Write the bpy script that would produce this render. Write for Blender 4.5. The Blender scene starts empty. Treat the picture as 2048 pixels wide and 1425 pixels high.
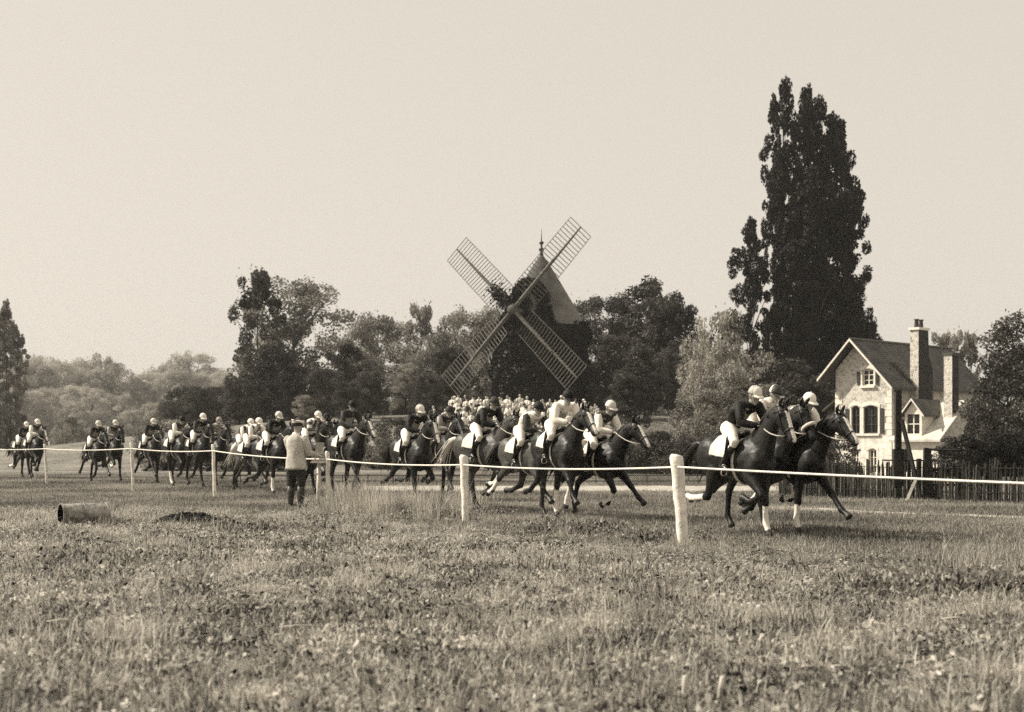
import bpy, bmesh, math, random
import numpy as np
from mathutils import Vector, Matrix, noise
from mathutils.geometry import tessellate_polygon

R = math.radians
random.seed(11)
rng = np.random.default_rng(11)
sc = bpy.context.scene
C = sc.collection

# ------------------------------------------------------------------ camera
CH = 1.4                 # eye height
FP = 2844.0              # focal length in photograph pixels (2048 wide)
HY = 886.0               # horizon row in the photograph
cam = bpy.data.cameras.new('camera')
cam.lens = 50.0
cam.sensor_width = 36.0
cam.shift_y = (HY - 712.5) / 2048.0
cam.clip_start = 0.1
cam.clip_end = 6000
cam.dof.use_dof = True
cam.dof.focus_distance = 25.0
cam.dof.aperture_fstop = 2.4
cam_o = bpy.data.objects.new('camera', cam)
cam_o.location = (0, 0, CH)
cam_o.rotation_euler = (R(90), 0, 0)
C.objects.link(cam_o)
sc.camera = cam_o

# ------------------------------------------------------------------ sky and sun
SUN_DIR = Vector((-0.75, 0.13, 0.65)).normalized()     # towards the sun
sun_el = math.asin(SUN_DIR.z)
sun_az = math.atan2(SUN_DIR.x, SUN_DIR.y)
world = bpy.data.worlds.new('World')
sc.world = world
world.use_nodes = True
wn, wl = world.node_tree.nodes, world.node_tree.links
bg = wn['Background']
sky = wn.new('ShaderNodeTexSky')
sky.sky_type = 'NISHITA'
sky.sun_disc = False
sky.sun_elevation = sun_el
sky.sun_rotation = sun_az
sky.dust_density = 3.0
bw = wn.new('ShaderNodeRGBToBW')
pw = wn.new('ShaderNodeMath'); pw.operation = 'POWER'; pw.inputs[1].default_value = 0.16
tint = wn.new('ShaderNodeMix'); tint.data_type = 'RGBA'; tint.blend_type = 'MULTIPLY'
tint.inputs['Factor'].default_value = 1.0
tint.inputs[7].default_value = (1.0, 0.92, 0.80, 1)
wl.new(sky.outputs[0], bw.inputs[0]); wl.new(bw.outputs[0], pw.inputs[0]); wl.new(pw.outputs[0], tint.inputs[6])
wl.new(tint.outputs[2], bg.inputs['Color'])
SKY_STRENGTH = 0.475
bg.inputs['Strength'].default_value = SKY_STRENGTH
sun = bpy.data.lights.new('sun', 'SUN')
sun.energy = 5.0
sun.angle = R(0.5)
sun.color = (1.0, 0.93, 0.80)
sun_o = bpy.data.objects.new('sun', sun)
sun_o.rotation_euler = SUN_DIR.to_track_quat('Z', 'Y').to_euler()
C.objects.link(sun_o)
vs = sc.view_settings
vs.view_transform = 'Standard'; vs.look = 'None'; vs.exposure = 0.42; vs.gamma = 1.0
vs.use_curve_mapping = False
sc.cycles.use_denoising = False
sc.cycles.max_bounces = 4
sc.cycles.use_adaptive_sampling = True
sc.cycles.adaptive_threshold = 0.025
sc.cycles.adaptive_min_samples = 16
sc.cycles.transparent_max_bounces = 4
sc.cycles.volume_bounces = 0

def px(p, d):            # a ground bearing turned into metres at depth d
    return (p - 1024.0) / FP * d
def zy(y, d):
    return CH + (HY - y) / FP * d
def gy(y):
    return FP * CH / (y - HY)

# ------------------------------------------------------------------ materials
def tone(v, s=1.0):      # the warm monochrome of the print
    return (min(1, v * (1 + .065 * s)), v, v * (1 - .115 * s), 1)

MATS = {}
def mat(name, v, rough=0.8, spec=0.3, var=0.0, scale=6.0, bump=0.0, bscale=40.0, sheen=0.0, coords='Object', v2=None, detail=4.0):
    if name in MATS: return MATS[name]
    m = bpy.data.materials.new(name); m.use_nodes = True
    n, l = m.node_tree.nodes, m.node_tree.links
    b = n['Principled BSDF']
    b.inputs['Roughness'].default_value = rough
    b.inputs['Specular IOR Level'].default_value = spec
    b.inputs['Base Color'].default_value = tone(v)
    if sheen: b.inputs['Sheen Weight'].default_value = sheen
    tc = n.new('ShaderNodeTexCoord')
    if var or v2 is not None:
        t = n.new('ShaderNodeTexNoise'); t.inputs['Scale'].default_value = scale; t.inputs['Detail'].default_value = detail
        r = n.new('ShaderNodeValToRGB')
        lo, hi = (v * (1 - var), v * (1 + var)) if v2 is None else (v, v2)
        r.color_ramp.elements[0].position = .36; r.color_ramp.elements[1].position = .64
        r.color_ramp.elements[0].color = tone(lo); r.color_ramp.elements[1].color = tone(hi)
        l.new(tc.outputs[coords], t.inputs['Vector']); l.new(t.outputs['Fac'], r.inputs[0]); l.new(r.outputs[0], b.inputs['Base Color'])
    if bump:
        t2 = n.new('ShaderNodeTexNoise'); t2.inputs['Scale'].default_value = bscale; t2.inputs['Detail'].default_value = 5
        bp = n.new('ShaderNodeBump'); bp.inputs['Strength'].default_value = bump; bp.inputs['Distance'].default_value = .03
        l.new(tc.outputs[coords], t2.inputs['Vector']); l.new(t2.outputs['Fac'], bp.inputs['Height']); l.new(bp.outputs[0], b.inputs['Normal'])
    MATS[name] = m
    return m

def leaf_mat(name, lo, hi, trans=0.35, nscale=0.5, spec=.25):
    m = bpy.data.materials.new(name); m.use_nodes = True
    n, l = m.node_tree.nodes, m.node_tree.links
    out = n['Material Output']; b = n['Principled BSDF']
    b.inputs['Roughness'].default_value = .55; b.inputs['Specular IOR Level'].default_value = spec
    at = n.new('ShaderNodeAttribute'); at.attribute_name = 'tone'
    ge = n.new('ShaderNodeNewGeometry')
    nz = n.new('ShaderNodeTexNoise'); nz.inputs['Scale'].default_value = nscale; nz.inputs['Detail'].default_value = 4
    l.new(ge.outputs['Position'], nz.inputs['Vector'])
    ad = n.new('ShaderNodeMath'); ad.operation = 'MULTIPLY_ADD'; ad.inputs[1].default_value = 1.6; ad.inputs[2].default_value = -.8
    l.new(nz.outputs['Fac'], ad.inputs[0])
    a2 = n.new('ShaderNodeMath'); a2.operation = 'ADD'; a2.use_clamp = True
    l.new(at.outputs['Fac'], a2.inputs[0]); l.new(ad.outputs[0], a2.inputs[1])
    r = n.new('ShaderNodeValToRGB')
    r.color_ramp.elements[0].color = tone(lo); r.color_ramp.elements[1].color = tone(hi)
    l.new(a2.outputs[0], r.inputs[0]); l.new(r.outputs[0], b.inputs['Base Color'])
    tr = n.new('ShaderNodeBsdfTranslucent'); l.new(r.outputs[0], tr.inputs['Color'])
    mx = n.new('ShaderNodeMixShader'); mx.inputs[0].default_value = trans
    l.new(b.outputs[0], mx.inputs[1]); l.new(tr.outputs[0], mx.inputs[2]); l.new(mx.outputs[0], out.inputs['Surface'])
    MATS[name] = m
    return m

# ------------------------------------------------------------------ mesh helpers
class MB:
    def __init__(s): s.v = []; s.f = []
    def add(s, vs, fs):
        o = len(s.v); s.v += [tuple(p) for p in vs]; s.f += [tuple(i + o for i in f) for f in fs]
    def box(s, a, b):
        x0, y0, z0 = a; x1, y1, z1 = b
        s.add([(x0,y0,z0),(x1,y0,z0),(x1,y1,z0),(x0,y1,z0),(x0,y0,z1),(x1,y0,z1),(x1,y1,z1),(x0,y1,z1)],
              [(0,3,2,1),(4,5,6,7),(0,1,5,4),(1,2,6,5),(2,3,7,6),(3,0,4,7)])
    def prism(s, poly, axis_pts):      # polygon list of 3-D points swept by a vector
        n = len(poly); d = Vector(axis_pts)
        top = [Vector(p) + d for p in poly]
        s.add(list(poly) + top, [tuple(range(n))[::-1], tuple(range(n, 2*n))] + [(i, (i+1) % n, n + (i+1) % n, n + i) for i in range(n)])
    def loft(s, pts, ra, rb=None, seg=12, side=None, cap=True, power=1.0):
        pts = [Vector(p) for p in pts]; rb = rb or ra; n = len(pts)
        rings = []; prev = None
        for i, p in enumerate(pts):
            t = (pts[min(i+1, n-1)] - pts[max(i-1, 0)]).normalized()
            if side is not None: sd = Vector(side); sd = (sd - t * sd.dot(t)).normalized()
            elif prev is None:
                ref = Vector((0,0,1)) if abs(t.z) < .9 else Vector((1,0,0)); sd = ref.cross(t).normalized()
            else: sd = (prev - t * prev.dot(t)).normalized()
            prev = sd; up = t.cross(sd)
            ring = []
            for k in range(seg):
                a = 2 * math.pi * k / seg
                c, q = math.cos(a), math.sin(a)
                if power != 1.0: c = math.copysign(abs(c) ** power, c); q = math.copysign(abs(q) ** power, q)
                ring.append(p + sd * (ra[i] * c) + up * (rb[i] * q))
            rings.append(ring)
        vs = [q for r in rings for q in r]; fs = []
        for i in range(n - 1):
            for k in range(seg):
                k2 = (k + 1) % seg
                fs.append((i*seg+k, i*seg+k2, (i+1)*seg+k2, (i+1)*seg+k))
        if cap:
            vs += [pts[0], pts[-1]]; a, b = len(vs) - 2, len(vs) - 1
            for k in range(seg):
                k2 = (k + 1) % seg
                fs.append((a, k2, k)); fs.append((b, (n-1)*seg+k, (n-1)*seg+k2))
        s.add(vs, fs)
    def ball(s, c, r, seg=12, rings=8):
        c = Vector(c); r = r if hasattr(r, '__len__') else (r, r, r)
        vs = [c + Vector((0, 0, r[2]))]; fs = []
        for i in range(1, rings):
            th = math.pi * i / rings
            for k in range(seg):
                a = 2 * math.pi * k / seg
                vs.append(c + Vector((r[0]*math.sin(th)*math.cos(a), r[1]*math.sin(th)*math.sin(a), r[2]*math.cos(th))))
        vs.append(c - Vector((0, 0, r[2]))); L = len(vs) - 1
        for k in range(seg):
            k2 = (k+1) % seg
            fs.append((0, 1+k, 1+k2)); fs.append((L, L-seg+k2, L-seg+k))
            for i in range(rings - 2):
                a = 1 + i*seg; b = a + seg
                fs.append((a+k, b+k, b+k2, a+k2))
        s.add(vs, fs)
    def mesh(s, name, smooth=False):
        me = bpy.data.meshes.new(name); me.from_pydata(s.v, [], s.f)
        if smooth: me.shade_smooth()
        me.update()
        return me

def np_mesh(name, verts, faces, tones=None, smooth=False):
    me = bpy.data.meshes.new(name)
    me.from_pydata(verts.tolist(), [], faces.tolist())
    if tones is not None:
        a = me.attributes.new('tone', 'FLOAT', 'POINT'); a.data.foreach_set('value', tones.astype(np.float32))
    if smooth: me.shade_smooth()
    return me

def link(name, me, m=None, parent=None):
    o = bpy.data.objects.new(name, me); C.objects.link(o)
    if parent is not None: o.parent = parent
    if m is not None:
        if me.materials and me.materials[0] is not m:
            o.material_slots[0].link = 'OBJECT'; o.material_slots[0].material = m
        elif not me.materials: me.materials.append(m)
    return o
def tag(o, label=None, cat=None, group=None, kind=None):
    if label: o['label'] = label
    if cat: o['category'] = cat
    if group: o['group'] = group
    if kind: o['kind'] = kind
    return o
def thing(name, loc, rz, label, cat, group=None, scale=1.0):
    o = bpy.data.objects.new(name, None); C.objects.link(o)
    o.empty_display_size = .2
    o.location = loc; o.rotation_euler = (0, 0, rz)
    o.scale = (scale,)*3 if not hasattr(scale, '__len__') else scale
    return tag(o, label, cat, group)

def remesh(mb, voxel, iters, name, factor=.5):
    me = mb.mesh('tmp'); o = bpy.data.objects.new('tmp', me); C.objects.link(o)
    md = o.modifiers.new('r', 'REMESH'); md.mode = 'VOXEL'; md.voxel_size = voxel; md.use_smooth_shade = True
    if iters:
        sm = o.modifiers.new('s', 'SMOOTH'); sm.factor = factor; sm.iterations = iters
    dg = bpy.context.evaluated_depsgraph_get(); dg.update()
    out = bpy.data.meshes.new_from_object(o.evaluated_get(dg))
    out.name = name
    bpy.data.objects.remove(o); bpy.data.meshes.remove(me)
    out.shade_smooth()
    return out

def sstep(a, b, x):
    t = min(1, max(0, (x - a) / (b - a))); return t * t * (3 - 2 * t)

# ------------------------------------------------------------------ terrain
MILL = (px(1083, 115), 115.0)
def gz(x, y):
    z = 0.0
    d = math.hypot((x - MILL[0]) / 1.1, y - MILL[1] - 4)
    z += 3.6 * (1 - sstep(10, 52, d))
    h = math.hypot(x - 22, y - 84)
    z -= 1.0 * (1 - sstep(14, 30, h))
    near = 1 - sstep(26, 40, y)
    z += near * (0.05 * noise.noise((x * .45, y * .45, 3.1)) + .03 * noise.noise((x * 1.3, y * 1.3, 9.2)))
    return z

def build_ground():
    ys = [-14 + .6 * i for i in range(90)]
    while ys[-1] < 1090: ys.append(min(1090, ys[-1] + max(.6, (ys[-1] - 35) * .06)))
    us = np.linspace(-1, 1, 150)
    verts = []; faces = []
    nx = len(us)
    for y in ys:
        w = 24 + max(0, y) * .72
        for u in us:
            x = u * w
            verts.append((x, y, gz(x, y)))
    for j in range(len(ys) - 1):
        for i in range(nx - 1):
            a = j * nx + i
            faces.append((a, a + 1, a + nx + 1, a + nx))
    me = bpy.data.meshes.new('ground'); me.from_pydata(verts, [], faces); me.shade_smooth()
    m = bpy.data.materials.new('turf'); m.use_nodes = True
    n, l = m.node_tree.nodes, m.node_tree.links
    b = n['Principled BSDF']; b.inputs['Roughness'].default_value = .95; b.inputs['Specular IOR Level'].default_value = .1
    ge = n.new('ShaderNodeNewGeometry')
    t1 = n.new('ShaderNodeTexNoise'); t1.inputs['Scale'].default_value = 7; t1.inputs['Detail'].default_value = 8
    t2 = n.new('ShaderNodeTexNoise'); t2.inputs['Scale'].default_value = .25; t2.inputs['Detail'].default_value = 4
    l.new(ge.outputs['Position'], t1.inputs['Vector']); l.new(ge.outputs['Position'], t2.inputs['Vector'])
    ad = n.new('ShaderNodeMath'); ad.operation = 'MULTIPLY_ADD'; ad.inputs[1].default_value = .6
    l.new(t1.outputs['Fac'], ad.inputs[0]); 
    sc2 = n.new('ShaderNodeMath'); sc2.operation = 'MULTIPLY'; sc2.inputs[1].default_value = .4
    l.new(t2.outputs['Fac'], sc2.inputs[0]); l.new(sc2.outputs[0], ad.inputs[2])
    r = n.new('ShaderNodeValToRGB')
    r.color_ramp.elements[0].position = .36; r.color_ramp.elements[0].color = tone(.05)
    r.color_ramp.elements[1].position = .66; r.color_ramp.elements[1].color = tone(.32)
    l.new(ad.outputs[0], r.inputs[0]); l.new(r.outputs[0], b.inputs['Base Color'])
    bp = n.new('ShaderNodeBump'); bp.inputs['Strength'].default_value = .7; bp.inputs['Distance'].default_value = .08
    l.new(t1.outputs['Fac'], bp.inputs['Height']); l.new(bp.outputs[0], b.inputs['Normal'])
    o = link('ground', me, m); tag(o, 'rough grass ground of the racecourse', kind='structure')
build_ground()

def strip(name, left, right, m, label, dz=.012):
    pts = []
    for a, b in zip(left, right): pts.append((a, b))
    v = []; f = []
    NS = 8
    for i in range(len(pts) - 1):
        for k in range(NS + (i == len(pts) - 2)):
            t = k / NS
            for (p, q) in (((Vector(pts[i][0])).lerp(Vector(pts[i+1][0]), t), (Vector(pts[i][1])).lerp(Vector(pts[i+1][1]), t)),):
                for w in (0, .25, .5, .75, 1):
                    c = p.lerp(q, w); jit = .35 * noise.noise((c.x * .8, c.y * .8, w * 7)) if w in (0, 1) else 0
                    v.append((c.x, c.y + jit, gz(c.x, c.y) + dz))
    n = len(v) // 5
    for j in range(n - 1):
        for k in range(4):
            f.append((j*5+k, (j+1)*5+k, (j+1)*5+k+1, j*5+k+1))
    me = bpy.data.meshes.new(name); me.from_pydata(v, [], f)
    return tag(link(name, me, m), label, kind='structure')

sandy = mat('sandy_soil', .30, rough=.95, spec=.05, v2=.44, scale=2.0, coords='Object', bump=.5, bscale=9)
strip('path', [(-9, 43.0), (-4, 40.2), (6, 39.4), (9, 39.0)], [(-9, 44.0), (-4, 46), (6, 46.2), (9, 46)], sandy, 'pale sandy path behind the running rail')
strip('path', [(5.0, 29.4), (7.4, 27.2), (10.0, 24.8), (13, 22)], [(5.6, 30.4), (8.0, 28.2), (10.8, 25.6), (14, 22.6)], sandy, 'narrow pale worn strip in front of the paling fence', .03)

# ------------------------------------------------------------------ grass
g_meadow = leaf_mat('meadow_blade', .010, .70, trans=.42, nscale=1.3, spec=.35)
g_track = leaf_mat('turf_blade', .06, .55, trans=.35, nscale=.3)
g_weed = leaf_mat('weed_leaf', .012, .40, trans=.3, nscale=2.5)
g_straw = leaf_mat('straw', .25, .62, trans=.35, nscale=.6)

def blade_patch(name, n, size, hmin, hmax, wmin, wmax, lean, seed, tlo=.1, thi=.9, flat=0.0):
    g = np.random.default_rng(seed)
    c = g.normal(0, size * .33, (n, 2))
    h = g.uniform(hmin, hmax, n) * np.where(g.random(n) < .12, 1.5, 1)
    w = g.uniform(wmin, wmax, n)
    az = g.uniform(0, 2*np.pi, n); fa = g.uniform(0, 2*np.pi, n)
    le = np.abs(g.normal(0, lean, n)) + flat
    dirx, diry = np.cos(az), np.sin(az)
    sx, sy = np.cos(fa) * w, np.sin(fa) * w
    V = np.zeros((n, 5, 3))
    def at(t):
        off = h * np.sin(np.clip(le * t, 0, 1.5)) * t; zz = h * np.cos(np.clip(le * t, 0, 1.5)) * t
        return c[:, 0] + dirx * off, c[:, 1] + diry * off, zz
    for k, t, ws in ((0, 0, 1), (2, .55, .85)):
        X, Y, Z = at(t)
        V[:, k] = np.stack([X - sx * ws, Y - sy * ws, Z], 1); V[:, k+1] = np.stack([X + sx * ws, Y + sy * ws, Z], 1)
    X, Y, Z = at(1.0); V[:, 4] = np.stack([X, Y, Z], 1)
    V[:, 0:2, 2] -= .02
    base = np.arange(n) * 5
    F = np.concatenate([np.stack([base, base+1, base+3], 1), np.stack([base, base+3, base+2], 1), np.stack([base+2, base+3, base+4], 1)])
    T = np.repeat(g.uniform(tlo, thi, n) ** 1.3, 5)
    return np_mesh(name, V.reshape(-1, 3), F, T)

def weed_patch(name, n, size, h, leaf, seed):
    g = np.random.default_rng(seed)
    c = np.stack([g.normal(0, size*.3, n), g.normal(0, size*.3, n), g.uniform(.02, h, n)], 1)
    return leaf_cards(name, c, np.full(n, leaf) * g.uniform(.6, 1.3, n), g, .7)

def leaf_cards(name, c, s, g, up=0.0, tlo=0.0, thi=1.0, an=1.0):
    n = len(c)
    a = g.normal(size=(n, 3)); a /= np.linalg.norm(a, axis=1)[:, None]
    b = g.normal(size=(n, 3)); b[:, 2] += up
    b -= a * (a * b).sum(1)[:, None]; b /= np.linalg.norm(b, axis=1)[:, None]
    s = s[:, None]; st = np.array([an, an, 1.0]); a = a * st; b = b * st
    V = np.stack([c - a*s, c - b*s*.55, c + a*s, c + b*s*.55], 1)
    base = np.arange(n) * 4
    F = np.stack([base, base+1, base+2, base+3], 1)
    T = np.repeat(g.uniform(tlo, thi, n), 4)
    return np_mesh(name, V.reshape(-1, 3), F, T)

def scatter(name, protos, pts, rot, scl, idx, label):
    col = bpy.data.collections.new(name + '_source')
    for k, (me, m) in enumerate(protos):
        if not me.materials: me.materials.append(m)
        o = bpy.data.objects.new('%s_tuft_%02d' % (name, k), me); col.objects.link(o)
    me = bpy.data.meshes.new(name); me.from_pydata(pts.tolist(), [], [])
    a = me.attributes.new('rot', 'FLOAT_VECTOR', 'POINT'); a.data.foreach_set('vector', rot.astype(np.float32).ravel())
    a = me.attributes.new('scl', 'FLOAT_VECTOR', 'POINT'); a.data.foreach_set('vector', scl.astype(np.float32).ravel())
    a = me.attributes.new('idx', 'INT', 'POINT'); a.data.foreach_set('value', idx.astype(np.int32))
    ng = bpy.data.node_groups.new(name + '_scatter', 'GeometryNodeTree')
    ng.interface.new_socket('Geometry', in_out='INPUT', socket_type='NodeSocketGeometry')
    ng.interface.new_socket('Geometry', in_out='OUTPUT', socket_type='NodeSocketGeometry')
    N, L = ng.nodes, ng.links
    gi = N.new('NodeGroupInput'); go = N.new('NodeGroupOutput')
    ci = N.new('GeometryNodeCollectionInfo'); ci.inputs['Collection'].default_value = col
    ci.inputs['Separate Children'].default_value = True; ci.inputs['Reset Children'].default_value = True
    ip = N.new('GeometryNodeInstanceOnPoints'); ip.inputs['Pick Instance'].default_value = True
    def na(nm, ty):
        q = N.new('GeometryNodeInputNamedAttribute'); q.data_type = ty; q.inputs['Name'].default_value = nm
        return q.outputs[0]
    L.new(gi.outputs[0], ip.inputs['Points']); L.new(ci.outputs[0], ip.inputs['Instance'])
    L.new(na('idx', 'INT'), ip.inputs['Instance Index'])
    L.new(na('rot', 'FLOAT_VECTOR'), ip.inputs['Rotation']); L.new(na('scl', 'FLOAT_VECTOR'), ip.inputs['Scale'])
    L.new(ip.outputs[0], go.inputs[0])
    o = bpy.data.objects.new(name, me); C.objects.link(o)
    md = o.modifiers.new('scatter', 'NODES'); md.node_group = ng
    tag(o, label, kind='stuff')
    return o

ROPE = [(9.1, 9.0), (2.3, 19.05), (-0.8, 24.6), (-3.83, 29.7), (-7.5, 35.9), (-10.7, 40.2), (-15.5, 47.4), (-21.5, 55.5)]
def rope_x(y):
    pts = sorted(ROPE, key=lambda p: p[1])
    if y <= pts[0][1]: return pts[0][0] + (pts[0][1] - y) * .6
    for a, b in zip(pts, pts[1:]):
        if y <= b[1]: return a[0] + (b[0] - a[0]) * (y - a[1]) / (b[1] - a[1])
    return pts[-1][0]

def build_meadow():
    v = []; f = []; ys = np.arange(4.0, 29.0, .5); us = np.linspace(0, 1, 50)
    for y in ys:
        x0 = -.5 * y - 2; x1 = min(rope_x(y) + .35, .5 * y + 2)
        for u in us:
            x = x0 + (x1 - x0) * u; yy = y + .35 * noise.noise((x * .7, y * .7, 2.0)); v.append((x, yy, gz(x, yy) + .006))
    n = len(us); f = [(j*n+i, j*n+i+1, (j+1)*n+i+1, (j+1)*n+i) for j in range(len(ys) - 1) for i in range(n - 1)]
    me = bpy.data.meshes.new('meadow_soil'); me.from_pydata(v, [], f); me.shade_smooth()
    m = mat('meadow_thatch', .010, v2=.07, scale=5, rough=1, spec=.05, bump=.8, bscale=20)
    tag(link('meadow_ground', me, m), 'dark thatchy soil under the long meadow grass', kind='structure')
build_meadow()

def build_grass():
    protos = []
    for k in range(5): protos.append((blade_patch('sward', 260, .62, .06, .15, .003, .0075, 1.15, 100 + k, .05, 1.0), g_meadow))
    for k in range(3): protos.append((blade_patch('tall_tuft', 160, .34, .16, .38, .0022, .005, .6, 200 + k, .3, 1.0), g_meadow))
    for k in range(3): protos.append((weed_patch('weed', 170, .55, .15, .023, 300 + k), g_weed))
    for k in range(2): protos.append((blade_patch('straw_tuft', 50, .5, .12, .30, .002, .004, 1.1, 400 + k, .3, 1.0, .3), g_straw))
    for k in range(2): protos.append((weed_patch('clover', 150, .6, .10, .024, 500 + k), g_meadow))
    P, I, S = [], [], []
    g = np.random.default_rng(5)
    y = 6.2
    while y < 30.5:
        w = .42 * y + 1.0
        step = .26 if y < 14 else .34
        for x in np.arange(-w, w, step):
            X = x + g.uniform(-.17, .17); Y = y + g.uniform(-.17, .17)
            side = rope_x(Y) - X                      # >0 camera side of the rope
            nb = noise.noise((X * .35, Y * .35, 0)) 
            lim = 28.5 + 1.2 * nb
            if side < -.9 and Y > 14: continue         # the running track itself
            if Y > lim and side > .8: continue
            u = g.random()
            dark = noise.noise((X * .6, Y * .6, 21.0))
            hs = .8 + .5 * nb + (.15 if Y < 11 else 0)
            low = .45 if (side < 2.6 and Y < 24.5 and Y > 13) else 1.0
            if abs(X + 4.5) < .75 and 26.0 < Y < 30.5: low = .4
            if low > .5 and abs(side) < .7 and u < .45 and Y > 24.5: k = 5 + int(g.integers(3)); hs = 1.0 + .4 * g.random()
            elif dark > .36 and u < .22: k = 8 + int(g.integers(3)); hs = .8 + 1.0 * g.random()
            elif u < .07: k = 11 + int(g.integers(2)); hs = .7 + .6 * g.random()
            elif u < .13: k = 5 + int(g.integers(3)); hs = .45 + .3 * g.random()
            elif u < .18: k = 8 + int(g.integers(3)); hs = .7 + .5 * g.random()
            elif u < .52: k = 13 + int(g.integers(2)); hs = 1.0
            else: k = int(g.integers(5))
            P.append((X, Y, gz(X, Y))); I.append(k); S.append((g.uniform(.85, 1.2), g.uniform(.85, 1.2), max(.4, hs) * low))
        y += step
    # thick tufts where nobody mows: along the posts and by the telephone stand
    for (cx, cy, n, sd, hh) in ((-3.1, 29.0, 16, .3, 1.2), (-2.5, 27.9, 46, .7, 1.6), (-1.7, 27.0, 20, .5, 1.3), (-1.6, 25.6, 22, .6, 1.1), (2.2, 18.3, 8, .3, .5),
                             (.4, 22.8, 12, .6, .6), (5.6, 13.2, 14, .5, 1.0), (4.9, 14.4, 12, .5, .9), (-6.7, 24.2, 8, .5, .7)):
        for _ in range(n):
            X = cx + g.normal(0, sd); Y = cy + g.normal(0, sd)
            P.append((X, Y, gz(X, Y))); I.append(int(g.choice([5, 6, 7, 5, 6, 7, 8, 11, 12, 11]))); q = hh * g.uniform(.7, 1.25); S.append((q * .9, q * .9, q))
    for (cx, cy, n, sd) in ((4.15, 12.7, 30, .30), (3.7, 12.9, 14, .3), (.9, 21.6, 10, .4), (2.0, 19.8, 9, .3), (-3.3, 28.6, 10, .3), (-1.3, 25.2, 8, .3)):
        for _ in range(n):
            X = cx + g.normal(0, sd); Y = cy + g.normal(0, sd * .6)
            P.append((X, Y, gz(X, Y))); I.append(int(g.choice([8, 9, 10]))); q = g.uniform(.8, 1.5); S.append((q * .8, q * .8, q * 1.25))
    n = len(P)
    rot = np.zeros((n, 3)); rot[:, 2] = g.uniform(0, 6.28, n); rot[:, :2] = g.normal(0, .06, (n, 2))
    scatter('meadow_grass', protos, np.array(P), rot, np.array(S), np.array(I), 'long rough meadow grass with weeds and straw on the near side of the rope')
    # shorter turf of the running track and the field beyond
    protos = [(blade_patch('turf', 260, 1.3, .04, .09, .004, .008, .7, 600 + k, .1, .8), g_track) for k in range(4)]
    P, S = [], []
    y = 13.0
    while y < 62:
        w = .40 * y + 1.5; step = .42 if y < 32 else .62
        for x in np.arange(-w, w, step):
            X = x + g.uniform(-.3, .3); Y = y + g.uniform(-.3, .3)
            side = rope_x(Y) - X
            if side > .5 and Y < 28: continue
            if 40.2 < Y < 45.8 and -5 < X < 8.6: continue
            if X > 5.8 and abs(Y - (29.3 - (X - 6) * .95)) < .95 and Y > 20: continue
            P.append((X, Y, gz(X, Y))); S.append((1, 1, .7 + .6 * g.random()))
        y += step
    n = len(P); rot = np.zeros((n, 3)); rot[:, 2] = g.uniform(0, 6.28, n)
    scatter('track_grass', protos, np.array(P), rot, np.array(S), g.integers(0, 4, n), 'short trampled turf of the running track')
build_grass()

# ------------------------------------------------------------------ trees
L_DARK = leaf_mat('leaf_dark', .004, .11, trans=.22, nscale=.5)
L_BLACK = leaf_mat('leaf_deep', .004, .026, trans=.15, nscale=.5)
L_MID = leaf_mat('leaf_mid', .012, .38, trans=.3, nscale=.4)
L_PALE = leaf_mat('leaf_pale', .03, .55, trans=.38, nscale=.5)
L_FAR = leaf_mat('leaf_far_hazed', .10, .55, trans=.45, nscale=.12)  # paler leaves: part of the distance haze is put into their colour
BARK = mat('bark', .035, rough=.95, var=.4, scale=9, bump=.8, bscale=25)

def limb(mb, a, b, r0, r1, bend=.1, seg=6, n=5):
    a, b = Vector(a), Vector(b); L = (b - a).length
    off = Vector((random.uniform(-1, 1), random.uniform(-1, 1), random.uniform(-.3, .6))) * L * bend
    pts = [a.lerp(b, i/(n-1)) + off * math.sin(math.pi * i/(n-1)) for i in range(n)]
    mb.loft(pts, [r0 + (r1 - r0) * i/(n-1) for i in range(n)], seg=seg)

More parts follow.
